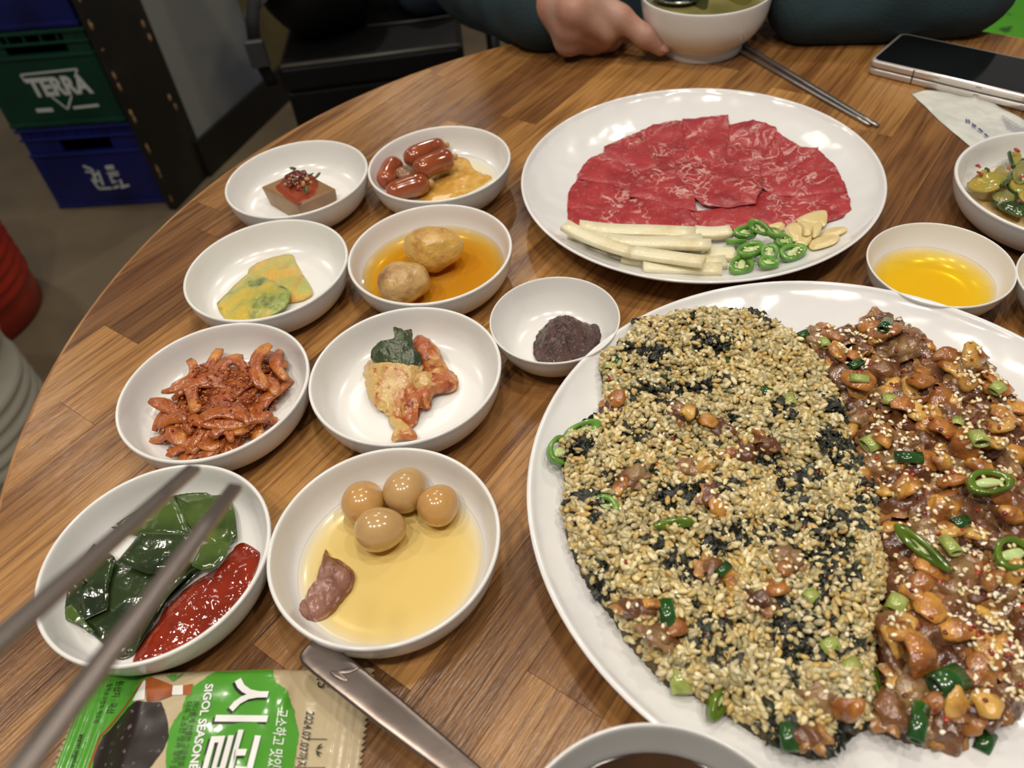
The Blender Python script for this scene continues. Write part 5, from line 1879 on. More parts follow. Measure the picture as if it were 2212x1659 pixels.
for i, ((a, b_), ang, dark, r_, ln) in enumerate(ON):
    q = P(a, b_, 0.028)
    in_r = inside(rice, q[None, :2])[0]
    z = (mound_z(q[None, :2], rice, 0.0155, 1)[0] if in_r else mound_z(q[None, :2], clam, 0.0095, 2)[0]) + 0.0045
    z = max(z, TZ + 0.012)
    z = float(top_z(q[None, :2], [z - 0.002])[0]) + 0.002
    n = 14
    r_, ln = r_ * 0.86, ln * 0.9
    V = []
    for (rr, xx) in ((1, -0.5), (1, 0.5), (0.72, 0.5), (0.72, -0.5)):
        for k in range(n):
            an = 2 * math.pi * k / n
            V.append((xx * ln, rr * r_ * math.cos(an), rr * r_ * 0.62 * math.sin(an)))
    V = np.array(V)
    V[:, 2] += 30 * V[:, 0] ** 2 * (1 if i % 2 else -1)
    F = [(s * n + k, s * n + (k + 1) % n, ((s + 1) % 4) * n + (k + 1) % n, ((s + 1) % 4) * n + k) for s in range(4) for k in range(n)]
    V = V @ rotm(0, crd.uniform(-0.3, 0.3), ang + 0.2).T + np.array([q[0], q[1], z])
    where = 'seaweed rice' if in_r else 'sauced clams'
    size = 'long' if ln > 0.0135 else ('thick short' if r_ > 0.0044 else 'thin short')
    lab = f'{size} {"dark green" if dark else "pale green"} spring onion piece among the {where}'
    solo('spring_onion_piece', V, F, SOD if dark else SOL, lab, 'spring onion', f'{"dark" if dark else "pale"} spring onion pieces in the {where}')
OCH = M('cooked_green_chilli', c('5f7a1c'), 0.16, coat=0.6, var=(c('3f5c12'), 60, 2, 0.4, 0.7))
for i, (a, b_, rx, ry, rot, tl, lab) in enumerate((
    (2122, 1068, 0.0125, 0.0075, 0.0, (0.1, 0), 'wide cooked green chilli ring among the clams'), (2180, 1210, 0.0115, 0.0085, 0.3, (0.2, 0.1), 'cooked green chilli ring with seeds beside the clams'),
    (1300, 1105, 0.0100, 0.0075, 0.2, (0.3, 0.1), 'bright green chilli ring in the rice near the plate rim'), (1215, 985, 0.0105, 0.0095, 0.9, (0.5, 0.2), 'thick green chilli end at the edge of the rice'),
    (1260, 950, 0.0120, 0.0055, 0.4, (0.7, 0.1), 'dark green chilli strip behind the chilli end'), (1985, 1190, 0.0170, 0.0040, -1.1, (0.9, 0), 'long green chilli strip on the border of the clams'),
    (1902, 1445, 0.0170, 0.0035, 1.4, (0.9, 0), 'narrow green chilli strip between rice and clams'), (1555, 1510, 0.0110, 0.0045, 0.9, (0.8, 0), 'curved yellow green chilli strip at the rice edge'),
    (1455, 1140, 0.0110, 0.0030, 0.0, (0.9, 0), 'thin green chilli strip lying on the rice'))):
    q = P(a, b_, 0.028)
    z = max(mound_z(q[None, :2], rice, 0.0155, 1)[0], mound_z(q[None, :2], clam, 0.0095, 2)[0]) + 0.0050
    z = float(top_z(q[None, :2], [z - 0.002])[0]) + 0.0025
    chilli_ring((q[0], q[1], z), rx, ry, 0.0045, rot, tl, lab, 'cooked green chillies on the big plate', gm=OCH if i not in (2, 3, 4) else CHG, sd=40 + i, seeds=3)

# ------------------------------------------------------------------ seaweed snack packet
pkA = P(192, 1456, 0.004)[:2]
pkB = P(800, 1438, 0.004)[:2]
pkW = float(np.linalg.norm(pkB - pkA))
pe1 = (pkB - pkA) / pkW
pe2 = np.array([pe1[1], -pe1[0]])
pkL = 0.105


def pk_h(u, v):
    """height of the packet top above the table"""
    u, v = np.asarray(u, float), np.asarray(v, float)
    s = np.clip(np.minimum((u - 0.020) / 0.022, (pkW - 0.024 - u) / 0.030), 0, 1)
    s = s * s * (3 - 2 * s)
    t = np.clip(np.minimum(v / 0.007, (pkL - v) / 0.007), 0, 1) ** 0.5
    z = 0.0016 + 0.0105 * s * t
    z = z + 0.0005 * np.sin(u * 1400) * ((u < 0.018) | (u > pkW - 0.018))
    q = np.stack([np.ravel(u), np.ravel(v), np.zeros(u.size)], 1)
    z = z + (0.0012 * vnoise(q, 55, 3, 2)).reshape(np.shape(z)) * s * t
    crs = 0.0016 * np.clip(vnoise(q * np.array([1.0, 0.35, 1]), 240, 5, 1), 0, 1).reshape(np.shape(z)) * np.exp(-((u - (pkW - 0.040)) / 0.014) ** 2)
    return z + crs


def pk_pt(u, v, lift=0.0):
    u, v = np.asarray(u, float), np.asarray(v, float)
    xy = pkA[None] + np.outer(u, pe1) + np.outer(v, pe2)
    return np.c_[xy, TZ + pk_h(u, v) + lift]


def pk_uv(px, py, h=0.008):
    q = P(px, py, h)[:2] - pkA
    return float(q @ pe1), float(q @ pe2)


FOIL_G = M('green_foil', c('4f9a2e'), 0.22, coat=0.5, bump=(0.1, 90, 2))
FOIL_C = M('cream_foil', c('bfae8c'), 0.24, coat=0.5, bump=(0.12, 90, 2))
PRW = M('white_ink', c('e8e8e6'), 0.3)
PRB = M('black_ink', c('1a1614'), 0.35)
PRK = M('dark_print', c('2f3326'), 0.35)
LAV = M('laver_print', c('241a17'), 0.35, var=(c('7a6a60'), 260, 4, 0.62, 0.72))
BOTTLE = M('amber_bottle_print', c('7a3a20'), 0.3, var=(c('b0602a'), 60, 2, 0.4, 0.7))
pkt = thing('snack_packet', (*(pkA + pe1 * pkW / 2 + pe2 * pkL / 2), TZ), 'green and cream seasoned seaweed packet lying in front of the kelp dish', 'packet')
nu_, nv_ = 120, 70
us, vs = np.linspace(0, pkW, nu_), np.linspace(0, pkL, nv_)
UU, VV = np.meshgrid(us, vs, indexing='ij')
serr = 0.0022 * (np.arange(nv_) % 2)
top = UU.copy()
top[0] -= serr
top[-1] += serr
Vt = pk_pt(top.ravel(), VV.ravel())
Vb = Vt.copy()
Vb[:, 2] = TZ + 0.0004
idx = np.arange(nu_ * nv_).reshape(nu_, nv_)
F = []
for i in range(nu_ - 1):
    for j in range(nv_ - 1):
        F.append((idx[i, j], idx[i, j + 1], idx[i + 1, j + 1], idx[i + 1, j]))
nt_ = nu_ * nv_
bord = [idx[i, 0] for i in range(nu_)] + [idx[-1, j] for j in range(1, nv_)] + [idx[i, -1] for i in range(nu_ - 2, -1, -1)] + [idx[0, j] for j in range(nv_ - 2, 0, -1)]
mp = {b_: nt_ + k for k, b_ in enumerate(bord)}
for k in range(len(bord)):
    a, b_ = bord[k], bord[(k + 1) % len(bord)]
    F.append((a, b_, mp[b_], mp[a]))
F.append(tuple(mp[b_] for b_ in bord))
part('pouch', np.vstack([Vt, Vb[bord]]), F, FOIL_C, pkt)


def decal_uv(pts, mat, lift, n=90, rings=12, smoothed=False, jit=0.0, name='print'):
    o_ = np.array(pts, float)
    if smoothed:
        o_ = smooth_closed(o_, 6)
    o_ = resample(o_, n, True)
    cn = o_.mean(0)
    if jit:
        o_ = cn + (o_ - cn) * (1 + jit * vnoise(np.c_[o_, np.zeros(n)], 700, 2, 2))[:, None]
    o_[:, 0] = np.clip(o_[:, 0], 0.0, pkW)
    o_[:, 1] = np.clip(o_[:, 1], 0.0003, pkL - 0.0003)
    V, F = [], []
    S = np.linspace(1, 0, rings + 1)[:-1]
    for s in S:
        q = cn + s * (o_ - cn)
        V.append(pk_pt(q[:, 0], q[:, 1], lift))
    V.append(pk_pt(cn[:1], cn[1:2], lift))
    V = np.vstack(V)
    for k in range(rings - 1):
        for i in range(n):
            j = (i + 1) % n
            F.append((k * n + i, (k + 1) * n + i, (k + 1) * n + j, k * n + j))
    for i in range(n):
        F.append(((rings - 1) * n + i, rings * n, (rings - 1) * n + (i + 1) % n))
    return part(name, V, F, mat, pkt)


UVS = lambda pts: [pk_uv(a, b_) for a, b_ in pts]
decal_uv([(0.0, 0), (0.043, 0), (0.0315, 0.026), (0.026, 0.06), (0.026, pkL), (0.0, pkL)], FOIL_G, 0.00025, 160, 26, name='green_band')
decal_uv(UVS([(470, 1452), (590, 1446), (598, 1478), (620, 1490), (632, 1530), (640, 1580), (632, 1640), (618, 1700), (600, 1760), (500, 1790), (400, 1790), (370, 1720), (366, 1640), (372, 1580), (400, 1540), (412, 1500), (450, 1474)]), FOIL_G, 0.00035, 180, 20, jit=0.02, name='green_patch')
decal_uv(UVS([(300, 1520), (322, 1524), (355, 1522), (368, 1560), (372, 1600), (358, 1630), (330, 1670), (300, 1700), (230, 1710), (186, 1690), (190, 1620), (212, 1580), (250, 1545), (276, 1526)]), LAV, 0.00040, 120, 14, jit=0.02, name='laver_picture')
decal_uv(UVS([(288, 1516), (316, 1476), (322, 1477), (321, 1519), (300, 1519)]), PRW, 0.00045, 60, 6)
decal_uv(UVS([(321, 1474), (332, 1469), (380, 1487), (378, 1510), (352, 1520), (325, 1524)]), BOTTLE, 0.00050, 60, 6, name='bottle_picture')
decal_uv(UVS([(380, 1488), (402, 1487), (402, 1508), (378, 1508)]), PRW, 0.00055, 40, 4)
decal_uv(UVS([(402, 1488), (424, 1485), (420, 1509), (402, 1508)]), BOTTLE, 0.00050, 40, 4)
# thin brown outline of the bowl around the laver
for k, pr in enumerate((((316, 1474), (250, 1534)), ((250, 1534), (205, 1580)), ((205, 1580), (182, 1640)), ((182, 1640), (178, 1700)))):
    (a0, b0), (a1, b1) = pr
    decal_uv(UVS([(a0 - 3, b0), (a0 + 2, b0 + 2), (a1 + 3, b1 + 2), (a1 - 3, b1)]), BOTTLE, 0.00048, 40, 4)
LEAFP = M('leaf_print', c('5f9a48'), 0.3)
for (a, b_, a2, b2) in ((378, 1478, 372, 1456), (382, 1480, 381, 1455), (386, 1476, 398, 1456), (380, 1476, 364, 1462)):
    decal_uv(UVS([(a, b_), ((a + a2) / 2 - 4, (b_ + b2) / 2), (a2, b2), ((a + a2) / 2 + 4, (b_ + b2) / 2)]), LEAFP, 0.0005, 40, 4, True)


def pk_text(body, px0, px1, wid, mat, lift, bold=0.0, dx=0.0, dv=0.0, align=True):
    """lettering that reads down the packet, its top towards the right-hand seal"""
    V, F = text_geo(body, 1.0, bold)
    u0, v0 = pk_uv(*px0)
    u1, v1 = pk_uv(*px1)
    mn, mx = V.min(0), V.max(0)
    a = (V[:, 0] - mn[0]) / (mx[0] - mn[0])
    b_ = (V[:, 1] - mn[1]) / (mx[1] - mn[1]) - 0.5
    u = u0 + (u1 - u0) * a + b_ * wid + dx
    v = v0 + (v1 - v0) * a + dv
    ok = v < pkL - 0.001
    v = np.minimum(v, pkL - 0.0006)
    F = [f for f in F if all(ok[i] for i in f)]
    part('print', pk_pt(u, v, lift), F, mat, pkt, False)


pk_text('시골', (550, 1474), (494, 1696), 0.0270, PRB, 0.0010, 0.014, -0.0011, 0.0010)
pk_text('시골', (550, 1474), (494, 1696), 0.0262, PRW, 0.0015, 0.016)
pk_text('SIGOL SEASONED SEAWEED', (461, 1487), (396, 1830), 0.0046, PRW, 0.0010, 0.03)
pk_text('까다롭게 선별한 고급원료로 만들어', (432, 1522), (385, 1720), 0.0036, PRK, 0.0010)
pk_text('더욱 고소한 맛과 향이 살아있어', (416, 1524), (372, 1716), 0.0036, PRK, 0.0010)
pk_text('원산지 : 국산', (250, 1461), (226, 1532), 0.0046, PRK, 0.0008, 0.01)
pk_text('품목보고번호 제조원', (228, 1466), (196, 1552), 0.0032, PRK, 0.0008)
pk_text('www.sigol.co.kr', (164, 1576), (136, 1676), 0.0042, PRK, 0.0008, 0.01)
pk_text('고소하고 맛있는', (612, 1532), (590, 1680), 0.0058, PRW, 0.0010, 0.01)
pk_text('2024.07.07까지', (666, 1529), (643, 1652), 0.0052, PRB, 0.0012, 0.012)
pk_text('.:S', (690, 1450), (694, 1478), 0.0060, PRB, 0.0016)
for k in range(5):
    a = -0.9 + k * 0.45
    cu_, cv_ = pk_uv(676, 1612)
    decal_uv([(cu_, cv_), (cu_ + 0.0020 * math.cos(a) - 0.0004, cv_ + 0.0030 * math.sin(a)), (cu_ + 0.0042 * math.cos(a), cv_ + 0.0042 * math.sin(a)), (cu_ + 0.0020 * math.cos(a) + 0.0006, cv_ + 0.0022 * math.sin(a))], PRK, 0.0010, 24, 3)
for pr in (((658, 1588), (700, 1588)), ((700, 1588), (696, 1650)), ((650, 1650), (696, 1650))):
    (a0, b0), (a1, b1) = pr
    decal_uv(UVS([(a0 - 1, b0 - 1), (a1 + 1, b1 - 1), (a1 + 1, b1 + 1), (a0 - 1, b0 + 1)]), PRK, 0.0010, 30, 3)

# ------------------------------------------------------------------ spoon
SPN = M('stainless_spoon', c('9d9088'), 0.3, metal=0.95, var=(c('84776f'), 30, 3, 0.4, 0.7), bump=(0.05, 90, 3))
s0 = P(664, 1397, 0.024)
s1 = P(1010, 1672, 0.030)
sd_ = (s1 - s0)
sl = np.linalg.norm(sd_)
sdn = sd_ / sl
spn = thing('spoon', s0, 'stainless steel spoon with a leaf emblem lying across the seaweed packet', 'spoon')
path = [s0 + sdn * t for t in (0, 0.0015, 0.005, 0.012, 0.03, 0.06, 0.09, 0.12)]
endp = s0 + sdn * 0.155 + np.array([0, 0, -0.004])
path.append(endp)
wsc = [0.55, 0.80, 0.97, 1.02, 1.0, 0.95, 0.80, 0.62, 0.55]
SPX = [(0.0082 * t, 0.0014 - 0.0006 * abs(t) ** 4) for t in np.linspace(1, -1, 13)] + [(-0.0082, -0.0008), (-0.0074, -0.0014), (0.0074, -0.0014), (0.0082, -0.0008)]
V, F = sweep(path, SPX, np.stack([wsc, [0.8, 1, 1, 1, 1, 1, 1, 1.1, 1.1]], 1))
part('handle', V, F, SPN, spn)
bw = endp + sdn * 0.026
V, F = uvsphere(32, 16)
V = V * np.array([0.030, 0.021, 0.007])
V[:, 2] = np.where(V[:, 2] > 0, -V[:, 2] + 0.0012, V[:, 2])
V = xform(V, math.atan2(sdn[1], sdn[0]), bw + np.array([0, 0, 0.003]))
part('bowl', V, F, SPN, spn)
sside = np.cross(sdn, [0, 0, 1.0])
sup = np.cross(sside, sdn)
for (dx_, dy_, ln_, wd_, an_) in ((0.0265, -0.0018, 0.0056, 0.0017, 0.15), (0.0280, 0.0022, 0.0050, 0.0014, 0.75), (0.0305, 0.0045, 0.0034, 0.0009, 1.1)):
    V, F = blob((0, 0, 0), (ln_, wd_, 0.0006), (0, 0, an_), nu=18, nv=10)
    b0 = s0 + sdn * dx_ + sside * (-dy_) + sup * 0.00135
    V = b0 + np.outer(V[:, 0], sdn) + np.outer(V[:, 1], -sside) + np.outer(V[:, 2], sup)
    part('leaf_emblem', V, F, SPN, spn)

# ------------------------------------------------------------------ chopsticks held above the dishes (hand out of the picture)
CHP = M('dark_steel_chopstick', c('9c918b'), 0.38, metal=0.85)
for i, (tip, mid, d0, d1, lab) in enumerate(((((418, 1012)), (0, 1382), 0.270, 0.175, 'flat steel chopstick held over the kelp with its tip near the radish dish'),
                                              (((508, 1052)), (62, 1640), 0.268, 0.165, 'flat steel chopstick held over the chilli sauce'))):
    a, b_ = PD(*tip, d0), PD(*mid, d1)
    d = (b_ - a)
    ext = a + d / np.linalg.norm(d) * 0.23
    path = [a + (ext - a) * t for t in np.linspace(0, 1, 10)]
    sc = np.stack([np.linspace(0.78, 1.25, 10), np.linspace(0.85, 1.1, 10)], 1)
    V, F = sweep(path, rrect(0.0062, 0.0030, 0.0007), sc, up=tuple(-FWD))
    solo('chopstick', V, F, CHP, lab, 'chopstick', 'chopsticks held over the dishes')

# pair of chopsticks lying on the table
CHD = M('dark_steel_chopstick_pair', c('a09a96'), 0.3, metal=0.9)
for i, (a, b_, lab) in enumerate((((1608, 112), (1880, 268), 'thin steel chopstick lying closer to the meat plate'), ((1622, 104), (1897, 270), 'thin steel chopstick lying on the far side of its pair'))):
    p0, p1 = P(*a, 0.003), P(*b_, 0.003)
    d = (p1 - p0) / np.linalg.norm(p1 - p0)
    path = [p1 - d * t for t in np.linspace(0, 0.225, 12)]
    for q in path:
        q[2] = TZ + 0.0018
    V, F = sweep(path, rrect(0.0058, 0.0030, 0.0007), np.stack([np.linspace(0.75, 1.15, 12), np.ones(12)], 1))
    solo('chopstick', V, F, CHD, lab, 'chopstick', 'steel chopsticks lying by the phone')

# ------------------------------------------------------------------ folded phone
PHM = M('silver_phone_frame', c('d6cfca'), 0.25, metal=0.6)
PHG = M('black_glass', c('0b0b0c'), 0.06, coat=0.6)
PHD = M('phone_seam', c('3a3634'), 0.4)
ph0 = P(1870, 160, 0.0)
ph0[2] = TZ
pf1 = P(2212, 243, 0.0)
pd_ = (pf1 - ph0)[:2]
pang = math.atan2(pd_[1], pd_[0])
phone = thing('phone', ph0, 'folded silver smartphone with a black glass screen lying by the sleeve', 'phone')


def rslab(x0, x1, y0, y1, z0, z1, r, b_=0.0012, n=7):
    o_ = []
    for (cx, cy, a0) in ((x1 - r, y1 - r, 0), (x0 + r, y1 - r, 90), (x0 + r, y0 + r, 180), (x1 - r, y0 + r, 270)):
        for k in range(n):
            a = math.radians(a0 + 90 * k / (n - 1))
            o_.append((cx + r * math.cos(a), cy + r * math.sin(a)))
    o_ = np.array(o_)
    cn = o_.mean(0)
    m = len(o_)
    V = []
    ins = lambda d: cn + (o_ - cn) * (1 - d / np.abs(o_ - cn).max(0))
    for d, z in ((b_, z0), (0, z0 + b_), (0, z1 - b_), (b_, z1)):
        V.append(np.c_[ins(d), np.full(m, z)])
    F = [(k * m + i, k * m + (i + 1) % m, (k + 1) * m + (i + 1) % m, (k + 1) * m + i) for k in range(3) for i in range(m)]
    F += [tuple(range(m))[::-1], tuple(3 * m + i for i in range(m))]
    return np.vstack(V), F


PL, PW_ = 0.162, 0.078
X_ = lambda vf: (xform(vf[0], pang, ph0), vf[1])
part('lower_body', *X_(rslab(0, PL, 0, PW_, 0.0004, 0.0075, 0.008)), PHM, phone, True)
part('upper_body', *X_(rslab(0, PL, 0, PW_, 0.0083, 0.0154, 0.008)), PHM, phone, True)
part('hinge_gap', *X_(rslab(0.001, PL - 0.001, 0.001, PW_ - 0.001, 0.0074, 0.0084, 0.007, 0.0002)), PHD, phone, True)
part('screen', *X_(rslab(0.0035, PL - 0.0035, 0.0035, PW_ - 0.0035, 0.0153, 0.0158, 0.006, 0.0001)), PHG, phone, False)
for z in (0.0042, 0.0118):
    part('antenna_line', *X_(box(0.046, 0.0472, -0.0002, 0.001, z - 0.0035, z + 0.0035)), PHD, phone, False)
part('side_button', *X_(box(0.072, 0.107, -0.0007, 0.001, 0.0100, 0.0136, 0.0003)), PHM, phone, False)
part('volume_button', *X_(box(0.112, 0.150, -0.0007, 0.001, 0.0100, 0.0136, 0.0003)), PHM, phone, False)
part('side_key', *X_(box(0.072, 0.107, -0.0007, 0.001, 0.0024, 0.0060, 0.0003)), PHM, phone, False)
part('side_key', *X_(box(0.112, 0.150, -0.0007, 0.001, 0.0024, 0.0060, 0.0003)), PHM, phone, False)

# ------------------------------------------------------------------ wet wipe wrapper
WIPE = M('white_film', c('d9dad2'), 0.2, coat=0.5, var=(c('c6c8c2'), 30, 3, 0.4, 0.7), bump=(0.5, 60, 3))
wo = [P(1968, 199, 0.002)[:2], P(1994, 192, 0.002)[:2], P(2078, 192, 0.002)[:2], P(2150, 222, 0.002)[:2], P(2235, 268, 0.002)[:2], P(2260, 330, 0.002)[:2], P(2180, 372, 0.002)[:2], P(2120, 335, 0.002)[:2], P(2095, 313, 0.002)[:2], P(2030, 258, 0.002)[:2]]
wz = lambda x, y: np.full(np.shape(x), TZ + 0.0004)
wrp = thing('wipe_wrapper', (*np.mean(wo, 0), TZ), 'crumpled white wet wipe wrapper lying beside the phone', 'wrapper')
V, F = patch(wo, wz, 0.0016, n=110, rings=16, pw=14, edge=0.3, bump=0.0016, bfreq=95, seed=7, smoothed=False)
V[:, 2] = np.maximum(V[:, 2], TZ + 0.0003)
part('film', V, F, WIPE, wrp)
BLUEI = M('blue_ink', c('3a4488'), 0.5)
mk = [((2087, 257), (2089, 264), 2), ((2092, 258), (2095, 265), 2), ((2101, 266), (2103, 272), 2), ((2105, 269), (2108, 274), 2.4), ((2114, 277), (2120, 282), 3), ((2119, 281), (2123, 285), 2.4), ((2127, 288), (2131, 292), 2.6), ((2130, 292), (2135, 295), 2.4)]
for (a, b_, w_) in mk:
    p0, p1 = P(*a, 0.004), P(*b_, 0.004)
    q = resample([p0, p1], 5)
    q[:, 2] = TZ + 0.0040
    V, F = sweep(q, rrect(0.0011 * w_ * 0.6, 0.0003, 0.0001))
    part('print', V, F, BLUEI, wrp)
GRI = M('grey_blue_ink', c('8d92ac'), 0.5)
for r_ in range(5):
    for k in range(9):
        a = 2165 + k * 7 + r_ * 2.5
        b_ = 250 + k * 4.2 + r_ * 6
        p0, p1 = P(a, b_, 0.004), P(a + 4.5, b_ + 2.8, 0.004)
        q = resample([p0, p1], 3)
        q[:, 2] = TZ + 0.0040
        V, F = sweep(q, rrect(0.0010, 0.0003, 0.0001))
        part('fine_print', V, F, GRI, wrp)

# ------------------------------------------------------------------ soup bowls
def soup_bowl(x, y, R, hgt, foot, label):
    p = smooth_prof([(0, 0.004), (foot * 0.86, 0.004), (foot * 0.90, 0.0), (foot, 0.0), (foot * 1.01, 0.004), (foot * 0.99, 0.008), (foot * 1.06, 0.0105), (R * 0.84, hgt * 0.36), (R * 0.945, hgt * 0.58), (R * 0.985, hgt * 0.82), (R, hgt * 0.975),
                     (R * 0.993, hgt), (R * 0.975, hgt * 0.985), (R * 0.955, hgt * 0.82), (R * 0.91, hgt * 0.58), (R * 0.80, hgt * 0.36), (foot * 0.95, hgt * 0.2), (foot * 0.6, hgt * 0.14), (0, hgt * 0.13)], 3)
    V, F = lathe([(max(0, a), b_) for a, b_ in p], 88)
    return set_tags(link('soup_bowl', make_mesh('soup_bowl', V, F, PORCELAIN), (x, y, TZ)), label, 'bowl', 'white soup bowls')


soup_bowl(0.0316, 0.0625, 0.0605, 0.066, 0.036, 'white soup bowl of dark broth beside the big rice plate')
V, F = lathe([(0, 0.046), (0.0545, 0.046), (0.0552, 0.0466), (0.0550, 0.044), (0, 0.042)], 72, (0.0316, 0.0625, TZ))
solo('dark_broth', V, F, M('dark_soup', c('2a1a0c'), 0.06, coat=0.5, var=(c('4a3016'), 14, 2, 0.4, 0.7)), 'dark brown broth in the soup bowl beside the rice plate', 'soup')
HBX, HBY = 0.2640, 0.8890
soup_bowl(HBX, HBY, 0.0712, 0.063, 0.045, 'white soup bowl of seaweed soup held by the person')
V, F = lathe([(0, 0.050), (0.060, 0.050), (0.0672, 0.0502), (0.0676, 0.0506), (0.066, 0.046), (0, 0.044)], 72, (HBX, HBY, TZ))
solo('seaweed_soup', V, F, M('olive_soup', c('8a8150'), 0.06, coat=0.5, var=(c('6a6636'), 16, 3, 0.42, 0.68)), 'cloudy olive soup in the held bowl', 'soup')
for i, (pts, lab) in enumerate((([(1490, 0), (1512, 18), (1528, 16), (1530, -30), (1500, -40)], 'dark green seaweed strip floating in the held soup bowl'), ([(1570, -6), (1600, 10), (1625, 0), (1610, -30), (1575, -30)], 'olive seaweed piece floating beside the strip in the held bowl'))):
    V, F = patch(out_px(pts, 0.0505), flatz(TZ + 0.0500), 0.0014, n=40, rings=6)
    solo('soup_seaweed', V, F, M('soup_seaweed_%d' % i, c('3c3f16') if i == 0 else c('5f5a24'), 0.15, coat=0.5), lab, 'seaweed')
ssp = thing('soup_spoon', P(1440, 2, 0.052), 'steel spoon resting in the held soup bowl', 'spoon')
V, F = uvsphere(28, 14)
V = V * np.array([0.027, 0.019, 0.007])
V[:, 2] = np.where(V[:, 2] > 0, -V[:, 2] + 0.0012, V[:, 2])
sb_c = P(1452, 8, 0.0535)
part('bowl', xform(V, 2.55, (sb_c[0] + 0.006, sb_c[1] + 0.012, sb_c[2] + 0.003)), F, M('soup_spoon_steel', c('7d7f78'), 0.18, metal=1.0), ssp)
hp = np.array([sb_c[0] - 0.012, sb_c[1] + 0.030, sb_c[2] + 0.003])
q = [hp + np.array([-0.035, 0.055, 0.035]) * t for t in np.linspace(0, 1.6, 8)]
part('handle', *sweep(q, rrect(0.009, 0.0022, 0.0006)), STEEL, ssp)

# ------------------------------------------------------------------ person across the table
SKIN = M('skin', c('b38c7a'), 0.5, sss=(0.12, (0.01, 0.004, 0.002)), var=(c('a8705c'), 22, 3, 0.45, 0.72), bump=(0.12, 220, 3))
SWEAT = M('dark_teal_sweatshirt', c('1a2d33'), 0.85, var=(c('243c43'), 12, 3, 0.4, 0.7), bump=(0.25, 300, 2))
person = thing('person', (0.32, 1.24, 0), 'person in a dark teal sweatshirt holding the white soup bowl', 'person')
h3 = lambda px, py, h: P(px, py, h)
wr = h3(1196, 8, 0.055)
imcp, ipip, idip, itip = h3(1278, 0, 0.066), h3(1340, 38, 0.050), h3(1392, 78, 0.031), h3(1427, 103, 0.0165)
mm, mp_, md, mt = h3(1240, 22, 0.062), h3(1312, 66, 0.036), h3(1345, 62, 0.020), h3(1335, 45, 0.015)
rm, rp_, rd, rt_ = h3(1230, 58, 0.042), h3(1300, 84, 0.021), h3(1330, 78, 0.012), h3(1310, 62, 0.011)
lm_, lp_, ld, lt_ = h3(1228, 88, 0.024), h3(1278, 96, 0.0125), h3(1318, 92, 0.0105), h3(1320, 80, 0.0100)
tm, tp_, tt = h3(1225, -40, 0.075), h3(1310, -62, 0.082), h3(1370, -60, 0.078)
caps = [(wr, imcp, 0.022, 0.0155), (wr, mm, 0.022, 0.0150), (wr, rm, 0.020, 0.0150), (wr, lm_, 0.019, 0.0145),
        (imcp, mm, 0.0150, 0.0148), (mm, rm, 0.0148, 0.0145), (rm, lm_, 0.0145, 0.0135),
        (imcp, ipip, 0.0150, 0.0125), (ipip, idip, 0.0120, 0.0108), (idip, itip, 0.0106, 0.0090),
        (mm, mp_, 0.0140, 0.0120), (mp_, md, 0.0115, 0.0100), (md, mt, 0.0098, 0.0085),
        (rm, rp_, 0.0135, 0.0112), (rp_, rd, 0.0108, 0.0092), (rd, rt_, 0.0090, 0.0080),
        (lm_, lp_, 0.0130, 0.0104), (lp_, ld, 0.0100, 0.0086), (ld, lt_, 0.0084, 0.0075),
        (wr, tm, 0.018, 0.0150), (tm, tp_, 0.0150, 0.0118), (tp_, tt, 0.0115, 0.0090)]
elb = np.array([0.03, 1.20, TZ + 0.0])
caps.append((wr, wr + (elb - wr) * 0.6, 0.0215, 0.030))
V, Q = sdf_caps(caps, 0.0024, k=0.0030)
V[:, 2] = np.maximum(V[:, 2], TZ + 0.0006)
body = link('hand', fast_mesh('hand', V - ORI[person], Q, SKIN), (0, 0, 0), person)
# nail on the extended finger
dn = (itip - idip) / np.linalg.norm(itip - idip)
to_cam = CAM - itip
to_cam = to_cam / np.linalg.norm(to_cam)
nn = to_cam - dn * (to_cam @ dn) + np.array([0.25, 0, 0.45])
nn = nn - dn * (nn @ dn)
nn /= np.linalg.norm(nn)
ns = np.cross(dn, nn)
V, F = uvsphere(18, 12)
V = np.array(itip) + nn * 0.0072 + np.outer(V[:, 0] * 0.0070 + 0.001, dn) + np.outer(V[:, 1] * 0.0058, ns) + np.outer(V[:, 2] * 0.0022, nn)
part('fingernail', V, F, M('fingernail', c('c99a88'), 0.3, coat=0.3), person)
# sleeve, torso and the other arm: one garment
wr2 = wr + (elb - wr) * 0.12
sh1, sh2 = np.array([0.12, 1.24, TZ + 0.42]), np.array([0.51, 1.24, TZ + 0.42])
el2 = np.array([0.532, 0.876, TZ + 0.054])
wl2 = np.array([0.376, 0.892, TZ + 0.048])
caps = [(wr2, elb, 0.044, 0.060), (elb, sh1, 0.058, 0.075),
        (wl2, (wl2 + el2) / 2, 0.040, 0.050), ((wl2 + el2) / 2, el2, 0.050, 0.055), (el2, sh2, 0.056, 0.075),
        ((0.24, 1.27, 0.57), (0.24, 1.25, TZ + 0.40), 0.135, 0.12), ((0.40, 1.27, 0.57), (0.40, 1.25, TZ + 0.40), 0.135, 0.12),
        ((0.375, 0.874, TZ + 0.027), (0.540, 0.862, TZ + 0.030), 0.026, 0.030), (wr2 + np.array([0, 0, -0.012]), elb, 0.042, 0.055),
        (sh1, sh2, 0.075, 0.075), ((0.32, 1.25, TZ + 0.44), (0.32, 1.24, TZ + 0.50), 0.07, 0.06)]
V, Q = sdf_caps(caps, 0.0085, k=0.014, disp=lambda G: 0.006 * vnoise(G * np.array([1, 1, 1.3]), 17, 3, 2))
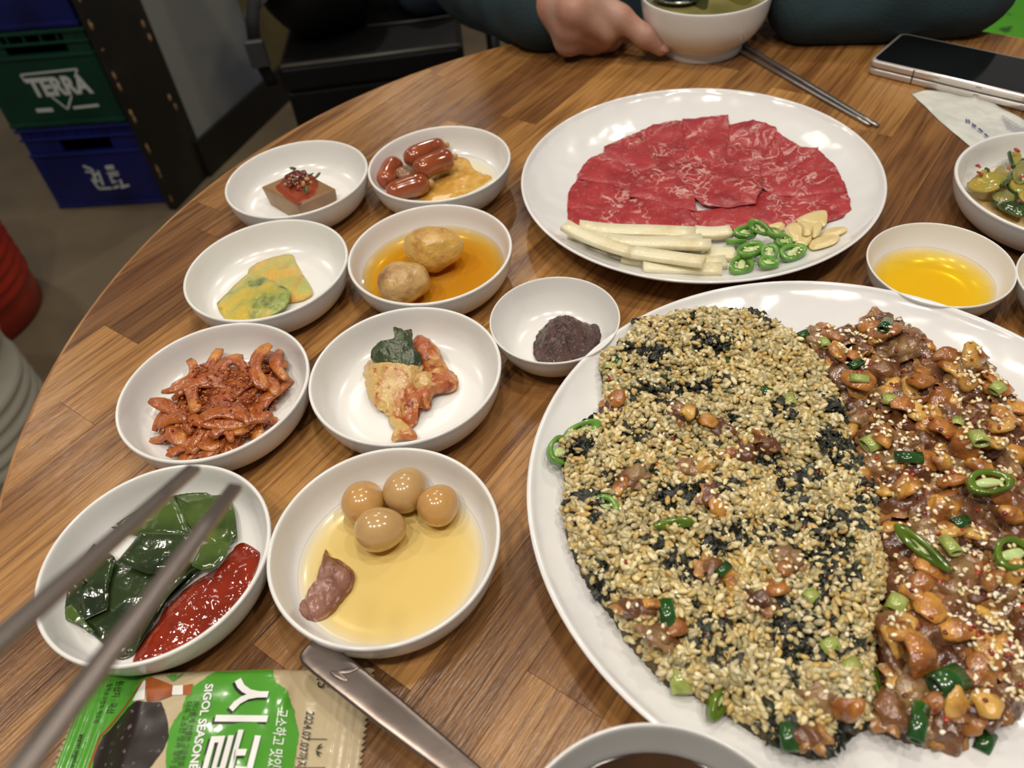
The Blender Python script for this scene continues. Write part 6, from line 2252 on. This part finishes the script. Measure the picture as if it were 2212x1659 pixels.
edge_r = np.hypot(V[:, 0] - TC[0], V[:, 1] - TC[1])
on = (edge_r < TR + 0.003) & (V[:, 2] < TZ + 0.0015) & (V[:, 2] > TZ - 0.06)
V[on, 2] = TZ + 0.0015
sw = link('sweatshirt', fast_mesh('sweatshirt', V - ORI[person], Q, SWEAT), (0, 0, 0), person)
caps = [(wl2 + np.array([0.01, 0.0, 0]), np.array([0.335, 0.962, TZ + 0.05]), 0.022, 0.020), (np.array([0.335, 0.962, TZ + 0.05]), np.array([0.300, 0.985, TZ + 0.05]), 0.017, 0.013)]
V, Q = sdf_caps(caps, 0.004, k=0.004)
link('hand', fast_mesh('other_hand', V - ORI[person], Q, SKIN), (0, 0, 0), person)
caps = [((0.25, 1.30, 0.50), (0.18, 1.00, 0.53), 0.085, 0.065), ((0.40, 1.30, 0.50), (0.46, 1.00, 0.53), 0.085, 0.065), ((0.18, 1.00, 0.52), (0.18, 1.02, 0.08), 0.062, 0.045), ((0.46, 1.00, 0.52), (0.46, 1.02, 0.08), 0.062, 0.045), ((0.25, 1.31, 0.5), (0.40, 1.31, 0.5), 0.09, 0.09)]
V, Q = sdf_caps(caps, 0.010, k=0.012)
link('trousers', fast_mesh('trousers', V - ORI[person], Q, M('dark_trousers', c('15171c'), 0.85)), (0, 0, 0), person)
for xx in (0.18, 0.46):
    V, F = blob((xx, 0.97, 0.045), (0.048, 0.125, 0.045), nu=20, nv=12)
    V[:, 2] = np.maximum(V[:, 2], 0.0)
    part('shoe', V, F, BLACKPLASTIC, person)
cs = thing('drum_stool', (0.325, 1.32, 0), 'dark stool under the person in the teal sweatshirt', 'stool')
part('drum', *lathe([(0, 0), (0.16, 0), (0.165, 0.01), (0.165, 0.36), (0.16, 0.37), (0, 0.37)], 48, (0.325, 1.32, 0)), BLACKPLASTIC, cs)
part('seat_cushion', *lathe([(0, 0.371), (0.165, 0.371), (0.17, 0.39), (0.15, 0.408), (0, 0.41)], 48, (0.325, 1.32, 0)), CUSH, cs)
